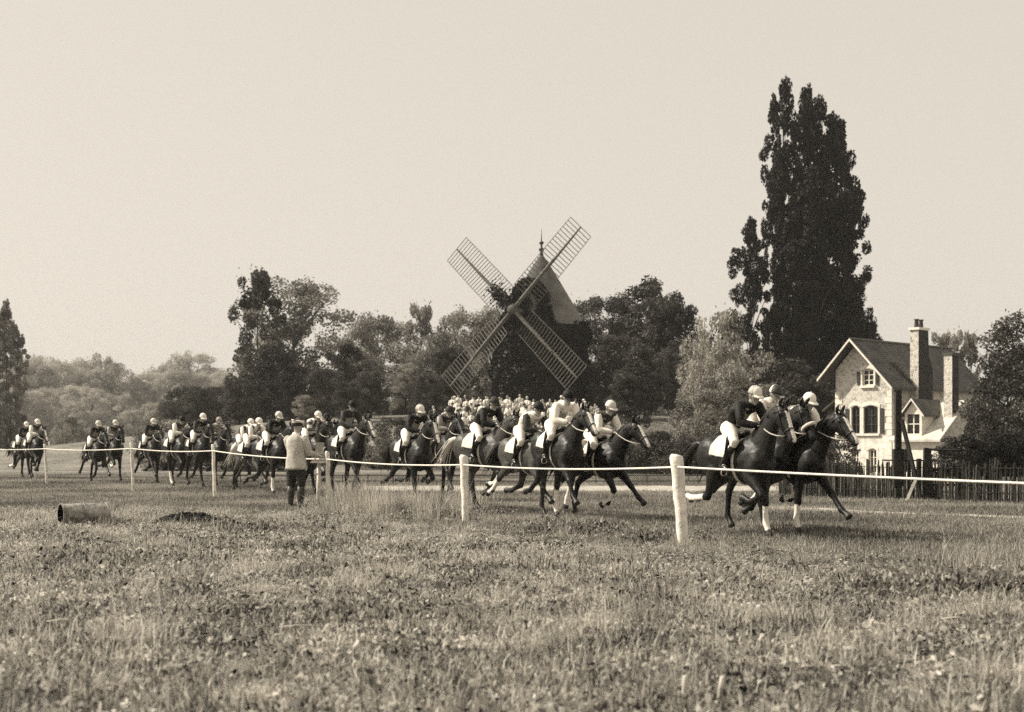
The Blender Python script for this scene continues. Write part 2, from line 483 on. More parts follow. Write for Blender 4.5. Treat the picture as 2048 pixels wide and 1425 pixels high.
def tree_meshes(kind, seed, leaves, leaf):
    """A tree of unit height and about unit crown width: trunk mesh, crown mesh."""
    random.seed(seed); g = np.random.default_rng(seed)
    clumps = []
    if kind == 'broad':
        for i in range(120):
            t = g.uniform(.0, 1); z = .12 + .84 * t
            rad = .5 * math.sqrt(max(.05, 1 - ((z - .52) / .50) ** 2)) * (0.78 + .28 * g.random())
            a = g.uniform(0, 6.28); q = rad * math.sqrt(g.uniform(.12, 1))
            clumps.append((q*math.cos(a), q*math.sin(a), z, g.uniform(.06, .12), g.uniform(.04, .075)))
    elif kind == 'airy':
        for i in range(34):
            t = g.uniform(0, 1); z = .25 + .74 * t
            rad = .46 * (1 - .55 * t) * g.uniform(.2, 1.15)
            a = g.uniform(0, 6.28)
            clumps.append((rad*math.cos(a), rad*math.sin(a), z, g.uniform(.05, .10), g.uniform(.04, .08)))
    elif kind == 'cedar':
        for i in range(95):
            t = g.uniform(0, 1); z = .16 + .80 * t
            rad = .5 * (1 - .62 * t ** 1.5) * g.uniform(.1, 1.12)
            a = g.uniform(0, 6.28)
            clumps.append((rad*math.cos(a), rad*math.sin(a), z, g.uniform(.06, .11), g.uniform(.035, .075)))
    elif kind == 'poplar':
        for i in range(135):
            t = g.uniform(0, 1) ** .9; z = .03 + .95 * t
            rad = .5 * min(1, (1 - t) * 4.4 + .12, .5 + t * 1.6) * (g.uniform(.1, 1.0) if i % 5 else g.uniform(.85, 1.06))
            a = g.uniform(0, 6.28)
            clumps.append((rad*math.cos(a), rad*math.sin(a), z, g.uniform(.08, .17) * (1 - .3 * t), g.uniform(.016, .040)))
    else:                # bush
        for i in range(40):
            z = g.uniform(.03, .93)
            rad = .5 * math.sqrt(max(.05, 1 - (z * .95) ** 2)) * math.sqrt(g.uniform(.15, 1))
            a = g.uniform(0, 6.28)
            clumps.append((rad*math.cos(a), rad*math.sin(a), z, g.uniform(.08, .16), g.uniform(.07, .13)))
    cl = np.array(clumps)
    vol = cl[:, 3] ** 1.6 * cl[:, 4] ** .6; pr = vol / vol.sum()
    k = g.choice(len(cl), leaves, p=pr)
    d = g.normal(size=(leaves, 3)); d /= np.linalg.norm(d, axis=1)[:, None]
    r = g.uniform(.35, 1.08, leaves)[:, None] ** .6
    p = cl[k, :3] + d * r * np.stack([cl[k, 3], cl[k, 3], cl[k, 4]], 1)
    if kind in ('broad', 'airy', 'bush'):       # stray sprays outside the clumps
        m = int(leaves * .07); p[:m] += g.normal(0, .035, (m, 3))
    p[:, 2] = np.clip(p[:, 2], .01, 1.03)
    tn = np.clip(g.uniform(0, 1, len(cl))[k] * .55 + g.uniform(0, .5, leaves), 0, 1)
    me = leaf_cards(kind + '_crown', p, np.full(leaves, leaf) * g.uniform(.6, 1.35, leaves), g, .3, an={'poplar': 4.2, 'broad': 1.4, 'airy': 2.0, 'cedar': 1.5, 'bush': 1.0}[kind])
    me.attributes['tone'].data.foreach_set('value', np.repeat(tn, 4).astype(np.float32))
    mb = MB()
    th = {'broad': .6, 'airy': .75, 'cedar': .92, 'poplar': .9, 'bush': .4}[kind]
    tr = {'broad': .028, 'airy': .018, 'cedar': .022, 'poplar': .03, 'bush': .02}[kind]
    if kind != 'bush':
        mb.loft([(0, 0, -.02), (.004, .003, .1), (-.006, .004, th * .5), (.004, -.004, th)], [tr * 1.35, tr, tr * .75, tr * .3], seg=9)
    for c in cl[:26]:
        z0 = min(th * .95, max(.10, c[2] - math.hypot(c[0], c[1]) * (.75 if kind != 'cedar' else .12)))
        if kind == 'poplar': z0 = max(.03, c[2] - .22)
        if kind == 'bush': z0 = -.01
        limb(mb, (0, 0, z0), c[:3], tr * .38, tr * .07, .08)
    return mb.mesh(kind + '_trunk', True), me

TREE = {}
def tproto(kind, v, leaves, leaf):
    key = (kind, v)
    if key not in TREE: TREE[key] = tree_meshes(kind, 17 * v + len(kind) * 101, leaves, leaf)
    return TREE[key]
SPEC = {'broad': (30000, .0088), 'airy': (8000, .011), 'cedar': (22000, .0105), 'poplar': (21000, .0075), 'bush': (10000, .018)}
WIDE = {'broad': 1.4, 'airy': 1.25, 'cedar': 1.3, 'poplar': 1.38, 'bush': 1.15}
def tree(name, kind, v, p, top, d, w, m, label, cat='tree', group=None, base=None, rz=None, far=False, drop=0.0):
    """p, top: bearing and crown top as read from the photograph; d metres away; w crown width in metres."""
    n, ls = SPEC[kind]
    tm, cm = tproto(kind, v, n, ls)
    x = px(p, d); z0 = gz(x, d) - drop
    h = zy(top, d) - z0; w = min(w * WIDE[kind], h * (.85 if kind != 'bush' else 1.3))
    t = thing(name, (x, d, z0), rz if rz is not None else random.uniform(0, 6.28), label, cat, group, (w, w, h))
    link('trunk', tm, BARK, t)
    link('crown', cm, m, t)
    return t

def build_trees():
    G = 'trees of the wood behind the racecourse'
    F = 'hazy far trees at the end of the course'
    far = [(45, 712, 330, 16, 1), (92, 716, 340, 15, 2), (132, 728, 330, 14, 3), (172, 718, 345, 14, 1), (215, 752, 335, 12, 2), (258, 758, 330, 13, 3),
           (300, 790, 320, 14, 1), (338, 726, 340, 12, 2), (388, 706, 335, 15, 3), (428, 738, 330, 12, 1), (120, 770, 300, 18, 2), (30, 760, 300, 18, 3), (205, 790, 290, 18, 1),
           (-30, 720, 330, 18, 2), (470, 770, 320, 14, 2), (360, 800, 290, 18, 2), (265, 820, 270, 20, 3), (70, 815, 270, 22, 1), (160, 830, 265, 20, 2), (10, 850, 240, 24, 1), (115, 858, 235, 22, 3), (215, 852, 240, 24, 2), (310, 846, 235, 22, 1), (410, 830, 250, 20, 3)]
    words = ['first', 'second', 'third', 'fourth', 'fifth', 'sixth', 'seventh', 'eighth', 'ninth', 'tenth', 'eleventh', 'twelfth', 'thirteenth', 'fourteenth', 'fifteenth', 'sixteenth', 'seventeenth', 'eighteenth', 'nineteenth', 'twentieth', 'twenty-first', 'twenty-second', 'twenty-third', 'twenty-fourth']
    for k, i in enumerate(sorted(range(len(far)), key=lambda q: far[q][0])):
        p, top, d, w, v = far[i]; d *= 1.62; w *= 1.25
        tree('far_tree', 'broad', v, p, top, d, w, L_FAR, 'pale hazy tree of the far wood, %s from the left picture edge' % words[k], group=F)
    gg = np.random.default_rng(40)
    for i in range(44):
        p = -40 + 25 * (i % 22) + gg.uniform(-8, 8)
        top = (726 if p < 240 else 772 if p < 305 else 740) + gg.uniform(-6, 24) + (48 if i >= 22 else 0)
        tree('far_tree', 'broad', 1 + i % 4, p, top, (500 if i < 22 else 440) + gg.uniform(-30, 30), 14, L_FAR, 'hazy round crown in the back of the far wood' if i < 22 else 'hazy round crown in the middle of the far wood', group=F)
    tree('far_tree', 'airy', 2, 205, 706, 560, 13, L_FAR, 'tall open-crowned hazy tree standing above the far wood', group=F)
    tree('poplar_tree', 'poplar', 1, -16, 610, 170, 2.8, L_MID, 'tall grey poplar cut by the left picture edge', group=G)
    tree('poplar_tree', 'poplar', 2, 13, 600, 172, 2.2, L_MID, 'slender pointed poplar nearest the left picture edge in full view', group=G)
    tree('poplar_tree', 'poplar', 1, 34, 655, 174, 2.0, L_MID, 'short poplar on the inner side of the left poplar pair', group=G, rz=1.2)
    tree('conical_shrub', 'bush', 1, 137, 832, 150, 3.0, L_MID, 'small cone-shaped shrub between the two rearmost groups of riders', 'shrub')
    # middle-left dark trees
    tree('dark_tree', 'broad', 2, 392, 772, 120, 5.2, L_DARK, 'low dark round tree in front of the hazy wood', group=G)
    tree('dark_tree', 'broad', 1, 350, 800, 125, 4.2, L_DARK, 'lowest dark tree at the edge of the hazy wood', group=G)
    tree('dark_tree', 'broad', 3, 478, 757, 112, 5.2, L_DARK, 'dark bushy tree at the foot of the tall mistletoe tree on its outer side', group=G)
    tree('broad_tree', 'broad', 4, 588, 560, 140, 9.6, L_MID, 'tallest broad grey-green tree left of the windmill, with mistletoe', group=G)
    tree('open_tree', 'airy', 1, 515, 545, 138, 6.0, L_DARK, 'open-crowned tree carrying dark balls of mistletoe', group=G)
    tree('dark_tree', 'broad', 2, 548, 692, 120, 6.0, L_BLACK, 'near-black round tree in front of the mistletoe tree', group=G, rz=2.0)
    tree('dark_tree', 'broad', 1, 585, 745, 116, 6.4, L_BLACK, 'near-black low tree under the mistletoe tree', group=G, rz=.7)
    # mistletoe
    mm = np.random.default_rng(8)
    for i, (p, y, r) in enumerate(((486, 608, .42), (523, 562, .30), (531, 590, .42), (506, 605, .55), (497, 632, .5), (504, 650, .42), (520, 575, .5), (556, 608, .4))):
        n = 520; q = mm.normal(size=(n, 3)); q /= np.linalg.norm(q, axis=1)[:, None]; q *= r * mm.uniform(.2, 1, (n, 1)) ** .5
        me = leaf_cards('mistletoe', q, np.full(n, .11), mm)
        me.materials.append(L_BLACK)
        o = link('mistletoe', me); o.location = (px(p, 137), 137, zy(y, 137))
        tag(o, 'dark ball of mistletoe in the open tree, ' + ['outermost towards the hazy wood', 'topmost', 'largest high one beside the broad crown', 'largest middle one', 'second lowest', 'lowest', 'just under the topmost', 'innermost by the broad crown'][i], 'mistletoe', 'mistletoe balls')
    # cedars and fill between
    for p, top, d, w, v, k, m, lab in ((650, 736, 108, 4.4, 1, 'broad', L_DARK, 'dark tree beside the near-black low tree'), (692, 688, 118, 5.5, 2, 'cedar', L_DARK, 'layered dark tree with a jagged top in the gap before the pale trees'),
                            (742, 742, 104, 4.2, 3, 'broad', L_DARK, 'dark rounded tree behind the upright dark rider'), (812, 728, 112, 4.6, 2, 'broad', L_MID, 'grey rounded tree below the pale trees'),
                            (898, 690, 118, 5.4, 1, 'cedar', L_DARK, 'dark layered tree touching the lower sail of the windmill'), (700, 760, 100, 3.6, 1, 'broad', L_DARK, 'low dark tree in front of the layered one'), (855, 750, 106, 3.8, 2, 'broad', L_DARK, 'low dark tree by the lower left sail'), (610, 790, 100, 3.4, 3, 'broad', L_MID, 'small grey tree above the striped rider')):
        tree('dark_tree', k, v, p, top, d, w, m, lab, group=G)
    for p, top, d, w, v, k, lab in ((760, 628, 165, 7.5, 1, 'broad', 'rounded pale tree rising left of the windmill'), (842, 612, 170, 4.6, 1, 'airy', 'narrow pale open tree with a round top'),
                            (925, 622, 160, 6.5, 3, 'broad', 'pale tree behind the upper left sail'), (985, 614, 158, 5.0, 2, 'broad', 'pale tree close behind the windmill tower'), (875, 668, 150, 5.5, 4, 'broad', 'low pale tree in front of the narrow open one'),
                            (720, 700, 160, 6, 2, 'broad', 'low pale tree next to the sky gap')):
        tree('pale_tree', k, v, p, top, d, w, L_MID, lab, group=G)
    # right of the mill
    for p, top, d, w, v, k, m, lab in ((1212, 588, 132, 5.6, 1, 'broad', L_DARK, 'dark round tree just right of the windmill tower'), (1300, 558, 128, 7.2, 2, 'cedar', L_DARK, 'big dark cedar with ragged flat branches against the sky'),
                               (1345, 600, 126, 5.2, 1, 'cedar', L_DARK, 'dark cedar branch mass reaching toward the pale bush'), (1225, 668, 112, 5.6, 3, 'broad', L_DARK, 'dark low tree at the windmill foot'),
                               (1290, 690, 105, 6.2, 2, 'cedar', L_DARK, 'low feathery dark conifer below the big cedar'), (1355, 700, 110, 5.5, 2, 'broad', L_DARK, 'dark low tree beside the pale bush'),
                               (1255, 745, 96, 5.4, 1, 'cedar', L_DARK, 'lowest feathery conifer behind the rider in the dark waistcoat')):
        tree('dark_tree', k, v, p, top, d, w, m, lab, group=G)
    for p, top, d, w, v, m, lab in ((1440, 618, 96, 4.2, 1, L_PALE, 'pale sunlit tall bush left of the poplars'), (1408, 668, 92, 3.6, 2, L_PALE, 'pale sunlit bush leaning toward the cedar'),
                            (1400, 778, 80, 3.4, 1, L_MID, 'grey bush behind the near post'), (1470, 722, 88, 4.6, 2, L_MID, 'grey bush behind the leading rider'),
                            (1505, 690, 100, 3.6, 2, L_MID, 'grey bush under the small poplar'), (1560, 716, 94, 5.6, 1, L_DARK, 'dark bush at the foot of the poplars'), (1622, 742, 96, 4.2, 2, L_DARK, 'dark bush beside the house gable'),
                            (1665, 800, 92, 3.0, 1, L_BLACK, 'dark shrub against the house wall')):
        tree('bush', 'bush', v, p, top, d, w, m, lab, 'bush', 'bushes round the house and poplars')
    # the tall poplars
    for p, top, d, w, v, lab in ((1567, 150, 116, 2.5, 1, 'tallest black poplar with the highest pointed tip'), (1616, 172, 117, 2.8, 2, 'second poplar, just right of the tallest tip'),
                         (1643, 188, 118, 3.0, 1, 'third poplar tip from the left in the tall group'), (1674, 236, 116, 2.9, 2, 'poplar with the blunt tip on the house side of the group'),
                         (1700, 370, 115, 2.4, 1, 'shorter poplar at the house side of the group'), (1500, 436, 113, 2.2, 2, 'small separate poplar left of the tall group'),
                         (1556, 300, 115, 1.8, 1, 'poplar stem on the outer side of the tallest tip'), (1626, 330, 113, 3.4, 1, 'thick poplar in the middle of the tall group'), (1590, 420, 113, 2.5, 2, 'lower thick poplar below the tallest tip')):
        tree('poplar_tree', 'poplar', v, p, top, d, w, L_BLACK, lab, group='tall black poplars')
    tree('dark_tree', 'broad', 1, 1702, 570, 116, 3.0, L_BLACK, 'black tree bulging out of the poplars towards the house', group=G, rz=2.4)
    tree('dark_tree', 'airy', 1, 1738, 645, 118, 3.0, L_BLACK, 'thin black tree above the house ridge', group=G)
    # right edge
    tree('chestnut_tree', 'broad', 2, 2062, 632, 66, 4.6, L_DARK, 'dark spreading tree cut by the right picture edge', group=G, rz=.4)
    tree('chestnut_tree', 'broad', 4, 2016, 700, 72, 2.9, L_DARK, 'dark tree touching the end of the house', group=G, rz=1.9)
    tree('dark_tree', 'bush', 2, 1968, 790, 74, 1.9, L_DARK, 'dark bush hiding the gable end of the house wing', group=G)
    for p, top, v, lab in ((1880, 668, 1, 'thin pale treetop behind the smaller chimney'), (1912, 660, 2, 'thin pointed pale treetop between chimney and sky'), (1942, 668, 1, 'thin pale treetop next to the dark right-hand tree')):
        tree('thin_tree', 'airy', v, p, top, 150, 3.0, L_MID, lab, group=G)
    # undergrowth closing the gaps between trunks
    g = np.random.default_rng(12)
    for i in range(40):
        p = 330 + 35 * i; d = 140 + g.uniform(-10, 14)
        if 1000 < p < 1170: d += 14
        tree('undergrowth_bush', 'broad', 1 + i % 3, p, 792 + g.uniform(-26, 16), d, 4.4, L_DARK if i % 4 else L_MID, 'tall undergrowth bush between the trunks %s' % ('left of the windmill' if p < 1085 else 'right of the windmill'), 'bush', 'undergrowth below the trees')
    # low bushes along the far side of the course
    g = np.random.default_rng(3)
    lows = [(330 + 46 * i, 848 + g.uniform(-14, 16), 74 + g.uniform(-6, 8), L_DARK if i % 3 else L_MID) for i in range(22)]
    lows += [(1330 + 40 * i, 866 + g.uniform(-16, 10), 66 + g.uniform(-4, 4), L_DARK) for i in range(9)]
    lows += [(1920 + 40 * i, 870 + g.uniform(-16, 6), 58, L_BLACK) for i in range(5)]
    lows += [(-20 + 62 * i, 884 + g.uniform(-6, 6), 118 + g.uniform(-6, 6), L_MID) for i in range(6)]
    lows.sort(key=lambda q: q[0])
    for i, (p, top, d, m) in enumerate(lows):
        if 1690 < p < 1920: continue
        tree('hedge_bush', 'bush', 1 + i % 2, p, top, d, 3.0 if d < 100 else 4.6, m, ('low hedge bush beyond the rear riders' if p < 500 else 'low hedge bush beyond the middle horses' if p < 1250 else 'low hedge bush beyond the leading horses' if p < 1700 else 'low dark hedge bush right of the cottage'), 'bush', 'hedge bushes beyond the track')
build_trees()

# ------------------------------------------------------------------ windmill
def build_mill():
    x, y = MILL; z0 = gz(x, y)
    W = thing('windmill', (x, y, z0 - .3), 0, 'ivy-covered round windmill with four lattice sails and a conical roof', 'windmill')
    stone = mat('mill_stone', .16, var=.4, scale=2.5, bump=.6, bscale=6)
    H = zy(648, 115) - (z0 - .3)
    t = MB(); N = 14
    t.loft([(0, 0, H * i / N) for i in range(N + 1)], [3.72 - .5 * i / N for i in range(N + 1)], seg=40)
    link('tower', t.mesh('tower', True), stone, W)
    # roof: shingled cone, each course slightly proud of the next
    roof_m = bpy.data.materials.new('mill_shingle'); roof_m.use_nodes = True
    n, l = roof_m.node_tree.nodes, roof_m.node_tree.links
    b = n['Principled BSDF']; b.inputs['Roughness'].default_value = .75
    tc = n.new('ShaderNodeTexCoord'); nz = n.new('ShaderNodeTexNoise'); nz.inputs['Scale'].default_value = 1.1; nz.inputs['Detail'].default_value = 8
    l.new(tc.outputs['Object'], nz.inputs['Vector'])
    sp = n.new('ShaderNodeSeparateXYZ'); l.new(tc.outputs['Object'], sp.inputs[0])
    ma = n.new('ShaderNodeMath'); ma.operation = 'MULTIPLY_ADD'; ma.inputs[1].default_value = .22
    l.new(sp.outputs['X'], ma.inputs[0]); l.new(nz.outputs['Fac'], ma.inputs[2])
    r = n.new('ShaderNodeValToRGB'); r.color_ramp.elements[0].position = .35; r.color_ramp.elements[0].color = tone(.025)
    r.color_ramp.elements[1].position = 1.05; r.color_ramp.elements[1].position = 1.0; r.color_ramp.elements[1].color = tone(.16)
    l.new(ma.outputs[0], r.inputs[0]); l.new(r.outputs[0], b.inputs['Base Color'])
    AP = zy(512, 115) - (z0 - .3)
    c = MB(); K = 26; pts, rad = [], []
    for i in range(K):
        f0, f1 = i / K, (i + 1) / K
        rr = lambda f: 3.42 * (1 - f) ** .93 + .12 + .10 * (1 - f) ** 3
        pts += [(0, 0, H - .25 + (AP - H + .25) * f0), (0, 0, H - .25 + (AP - H + .25) * f1 - .004)]; rad += [rr(f0) + .03, rr(f1) + .035]
    c.loft(pts, rad, seg=40)
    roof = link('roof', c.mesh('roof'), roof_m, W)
    fm = mat('finial_metal', .03, rough=.5)
    f = MB(); zt = AP
    prof = [(0, .17), (.25, .16), (.5, .10), (.75, .24), (.85, .24), (.95, .10), (1.25, .07), (1.45, .2), (1.55, .2), (1.65, .06), (2.1, .035), (3.0, .012)]
    sF = (zy(455, 115) - (z0 - .3) - zt) / 3.0
    f.loft([(0, 0, zt - .1 + q * sF) for q, _ in prof], [r_ for _, r_ in prof], seg=10)
    link('finial', f.mesh('finial', True), fm, roof)
    # small dormer-like housing for the shaft
    a = R(31); nrm = Vector((-math.sin(a), -math.cos(a), 0)); sidev = Vector((math.cos(a), -math.sin(a), 0))
    HZ = zy(622, 112) - (z0 - .3)
    timber = mat('weathered_timber', .13, var=.35, scale=5, bump=.4, bscale=20)
    timber_d = mat('dark_timber', .10, var=.35, scale=5)
    hs = MB()
    for (u0, u1, zz0, zz1, w) in ((0.5, 3.1, -1.3, .9, 1.15),):
        base = [nrm * u0 - sidev * w, nrm * u1 - sidev * w, nrm * u1 + sidev * w, nrm * u0 + sidev * w]
        lo = [p + Vector((0, 0, HZ + zz0)) for p in base]; hi = [p + Vector((0, 0, HZ + zz1)) for p in base]
        r0, r1 = nrm * u0 + Vector((0, 0, HZ + 2.1)), nrm * u1 + Vector((0, 0, HZ + 2.1))
        hs.add(lo + hi + [r0, r1], [(0,1,2,3),(0,4,5,1),(1,5,9,6,2),(2,6,7,3),(3,7,8,4,0),(4,8,9,5),(6,9,8,7)])
    link('shaft_housing', hs.mesh('shaft_housing'), timber_d, W)
    sh = MB(); sh.loft([nrm * 2.6 + Vector((0, 0, HZ - .12)), nrm * 4.75 + Vector((0, 0, HZ + .05))], [.28, .26], seg=10)
    sh.ball(nrm * 4.6 + Vector((0, 0, HZ + .02)), .42, 12, 8)
    hub_o = link('windshaft', sh.mesh('windshaft', True), timber_d, W)
    # sails
    hub = nrm * 4.45 + Vector((0, 0, HZ + .02))
    up = (Vector((0, 0, 1)) - nrm * .09).normalized()
    LEN = 8.35
    rung_me = {}
    for k, ang in enumerate((47, 137, 227, 317)):
        th = R(ang)
        dirv = (sidev * math.cos(th) + up * math.sin(th)).normalized()
        if k == 0: ln = 8.35
        elif k == 1: ln = 7.6
        else: ln = 8.1
        across0 = (-sidev * math.sin(th) + up * math.cos(th)).normalized()
        s = MB()
        s.loft([hub, hub + dirv * ln * .55, hub + dirv * ln], [.17, .13, .07], seg=4)
        q = MB()
        s.loft([hub - dirv * .2 + nrm * .16, hub + dirv * ln * .62 + nrm * .12], [.12, .09], seg=4)
        sail = link('sail', s.mesh('sail'), timber, W)
        sail['label'] = ['upper right lattice sail', 'upper left lattice sail', 'lower left lattice sail', 'lower right lattice sail'][k]
        NR = 23; W0 = 1.22
        ends = [[], []]
        for i in range(NR):
            f = .19 + .81 * i / (NR - 1)
            tw = R(22 - 20 * f)                      # weathering twist along the spar
            ac = across0 * math.cos(tw) + nrm * math.sin(tw)
            c0 = hub + dirv * ln * f + nrm * .02
            rm = MB(); rm.loft([c0 - ac * W0, c0 + ac * W0], [.032, .032], seg=4)
            link('rung', rm.mesh('rung'), timber, sail)
            ends[0].append(c0 - ac * W0); ends[1].append(c0 + ac * W0)
        for e in ends:
            lm = MB(); lm.loft(e, [.028] * len(e), seg=4); link('lath', lm.mesh('lath'), timber, sail)
    # ivy: leaves over the tower, over the housing, and creeping up the left of the roof
    g = np.random.default_rng(77)
    n = 26000
    th = g.uniform(0, 2*np.pi, n); zz = g.uniform(0, 1, n)
    edge = 1.04 + .06 * np.sin(th * 3 + 1) + .06 * np.sin(th * 7) 
    keep = zz < edge; th, zz = th[keep], zz[keep]
    lump = np.array([noise.noise((math.cos(t_) * 2.8, math.sin(t_) * 2.8, z_ * 5)) for t_, z_ in zip(th, zz)])
    rr = 3.72 - .5 * zz + .12 + .75 * np.clip(lump + .15, 0, 1) + g.uniform(0, .22, len(th))
    P = [np.stack([rr*np.cos(th), rr*np.sin(th), zz * H], 1)]
    m = 6500
    q = g.normal(size=(m, 3)); q /= np.linalg.norm(q, axis=1)[:, None]
    ctr = np.array(nrm * 1.9 + Vector((0, 0, HZ + .9)))
    P.append(ctr + q * np.array([1.45, 1.45, 1.75]) * g.uniform(.75, 1.08, (m, 1)))
    m = 2600                                         # patches low on the roof's front
    th2 = g.uniform(R(190), R(285), m); f2 = g.uniform(0, .55, m) * g.random(m)
    r2 = 3.42 * (1 - f2) ** .93 + .3
    P.append(np.stack([r2*np.cos(th2), r2*np.sin(th2), H - .25 + (AP - H + .25) * f2], 1))
    m = 700                                          # sprays running out on the stocks
    c1 = np.array(hub) + np.outer(g.uniform(.4, 2.4, m), np.array((sidev * math.cos(R(137)) + up * math.sin(R(137))))) + g.normal(0, .33, (m, 3))
    P.append(c1)
    P = np.concatenate(P)
    me = leaf_cards('ivy', P, g.uniform(.10, .2, len(P)), g)
    me.materials.append(L_BLACK)
    o = link('ivy', me, None, W); o['kind'] = 'stuff'
build_mill()

# ------------------------------------------------------------------ house
def wall_holes(name, outer, holes, thick, to3, m, parent):
    """A wall with real openings; to3(u, z, depth) places it."""
    rings = [outer] + holes
    loops = [[Vector((u, z, 0)) for u, z in r] for r in rings]
    tri = tessellate_polygon(loops)
    flat = [p for r in rings for p in r]; n = len(flat)
    vs = [to3(u, z, 0) for u, z in flat] + [to3(u, z, thick) for u, z in flat]
    fs = [tuple(t) for t in tri] + [tuple(i + n for i in t[::-1]) for t in tri]
    o = 0
    for r in rings:
        k = len(r)
        for i in range(k): fs.append((o + i, o + (i+1) % k, n + o + (i+1) % k, n + o + i))
        o += k
    me = bpy.data.meshes.new(name); me.from_pydata(vs, [], fs)
    bm = bmesh.new(); bm.from_mesh(me); bmesh.ops.recalc_face_normals(bm, faces=bm.faces); bm.to_mesh(me); bm.free()
    return link(name, me, m, parent)

def arch(u0, u1, z0, z1, rise=.12, n=6):
    pts = [(u0, z0), (u1, z0), (u1, z1)]
    for i in range(1, n):
        t = i / n; pts.append((u1 + (u0 - u1) * t, z1 + rise * math.sin(math.pi * t)))
    pts.append((u0, z1))
    return pts

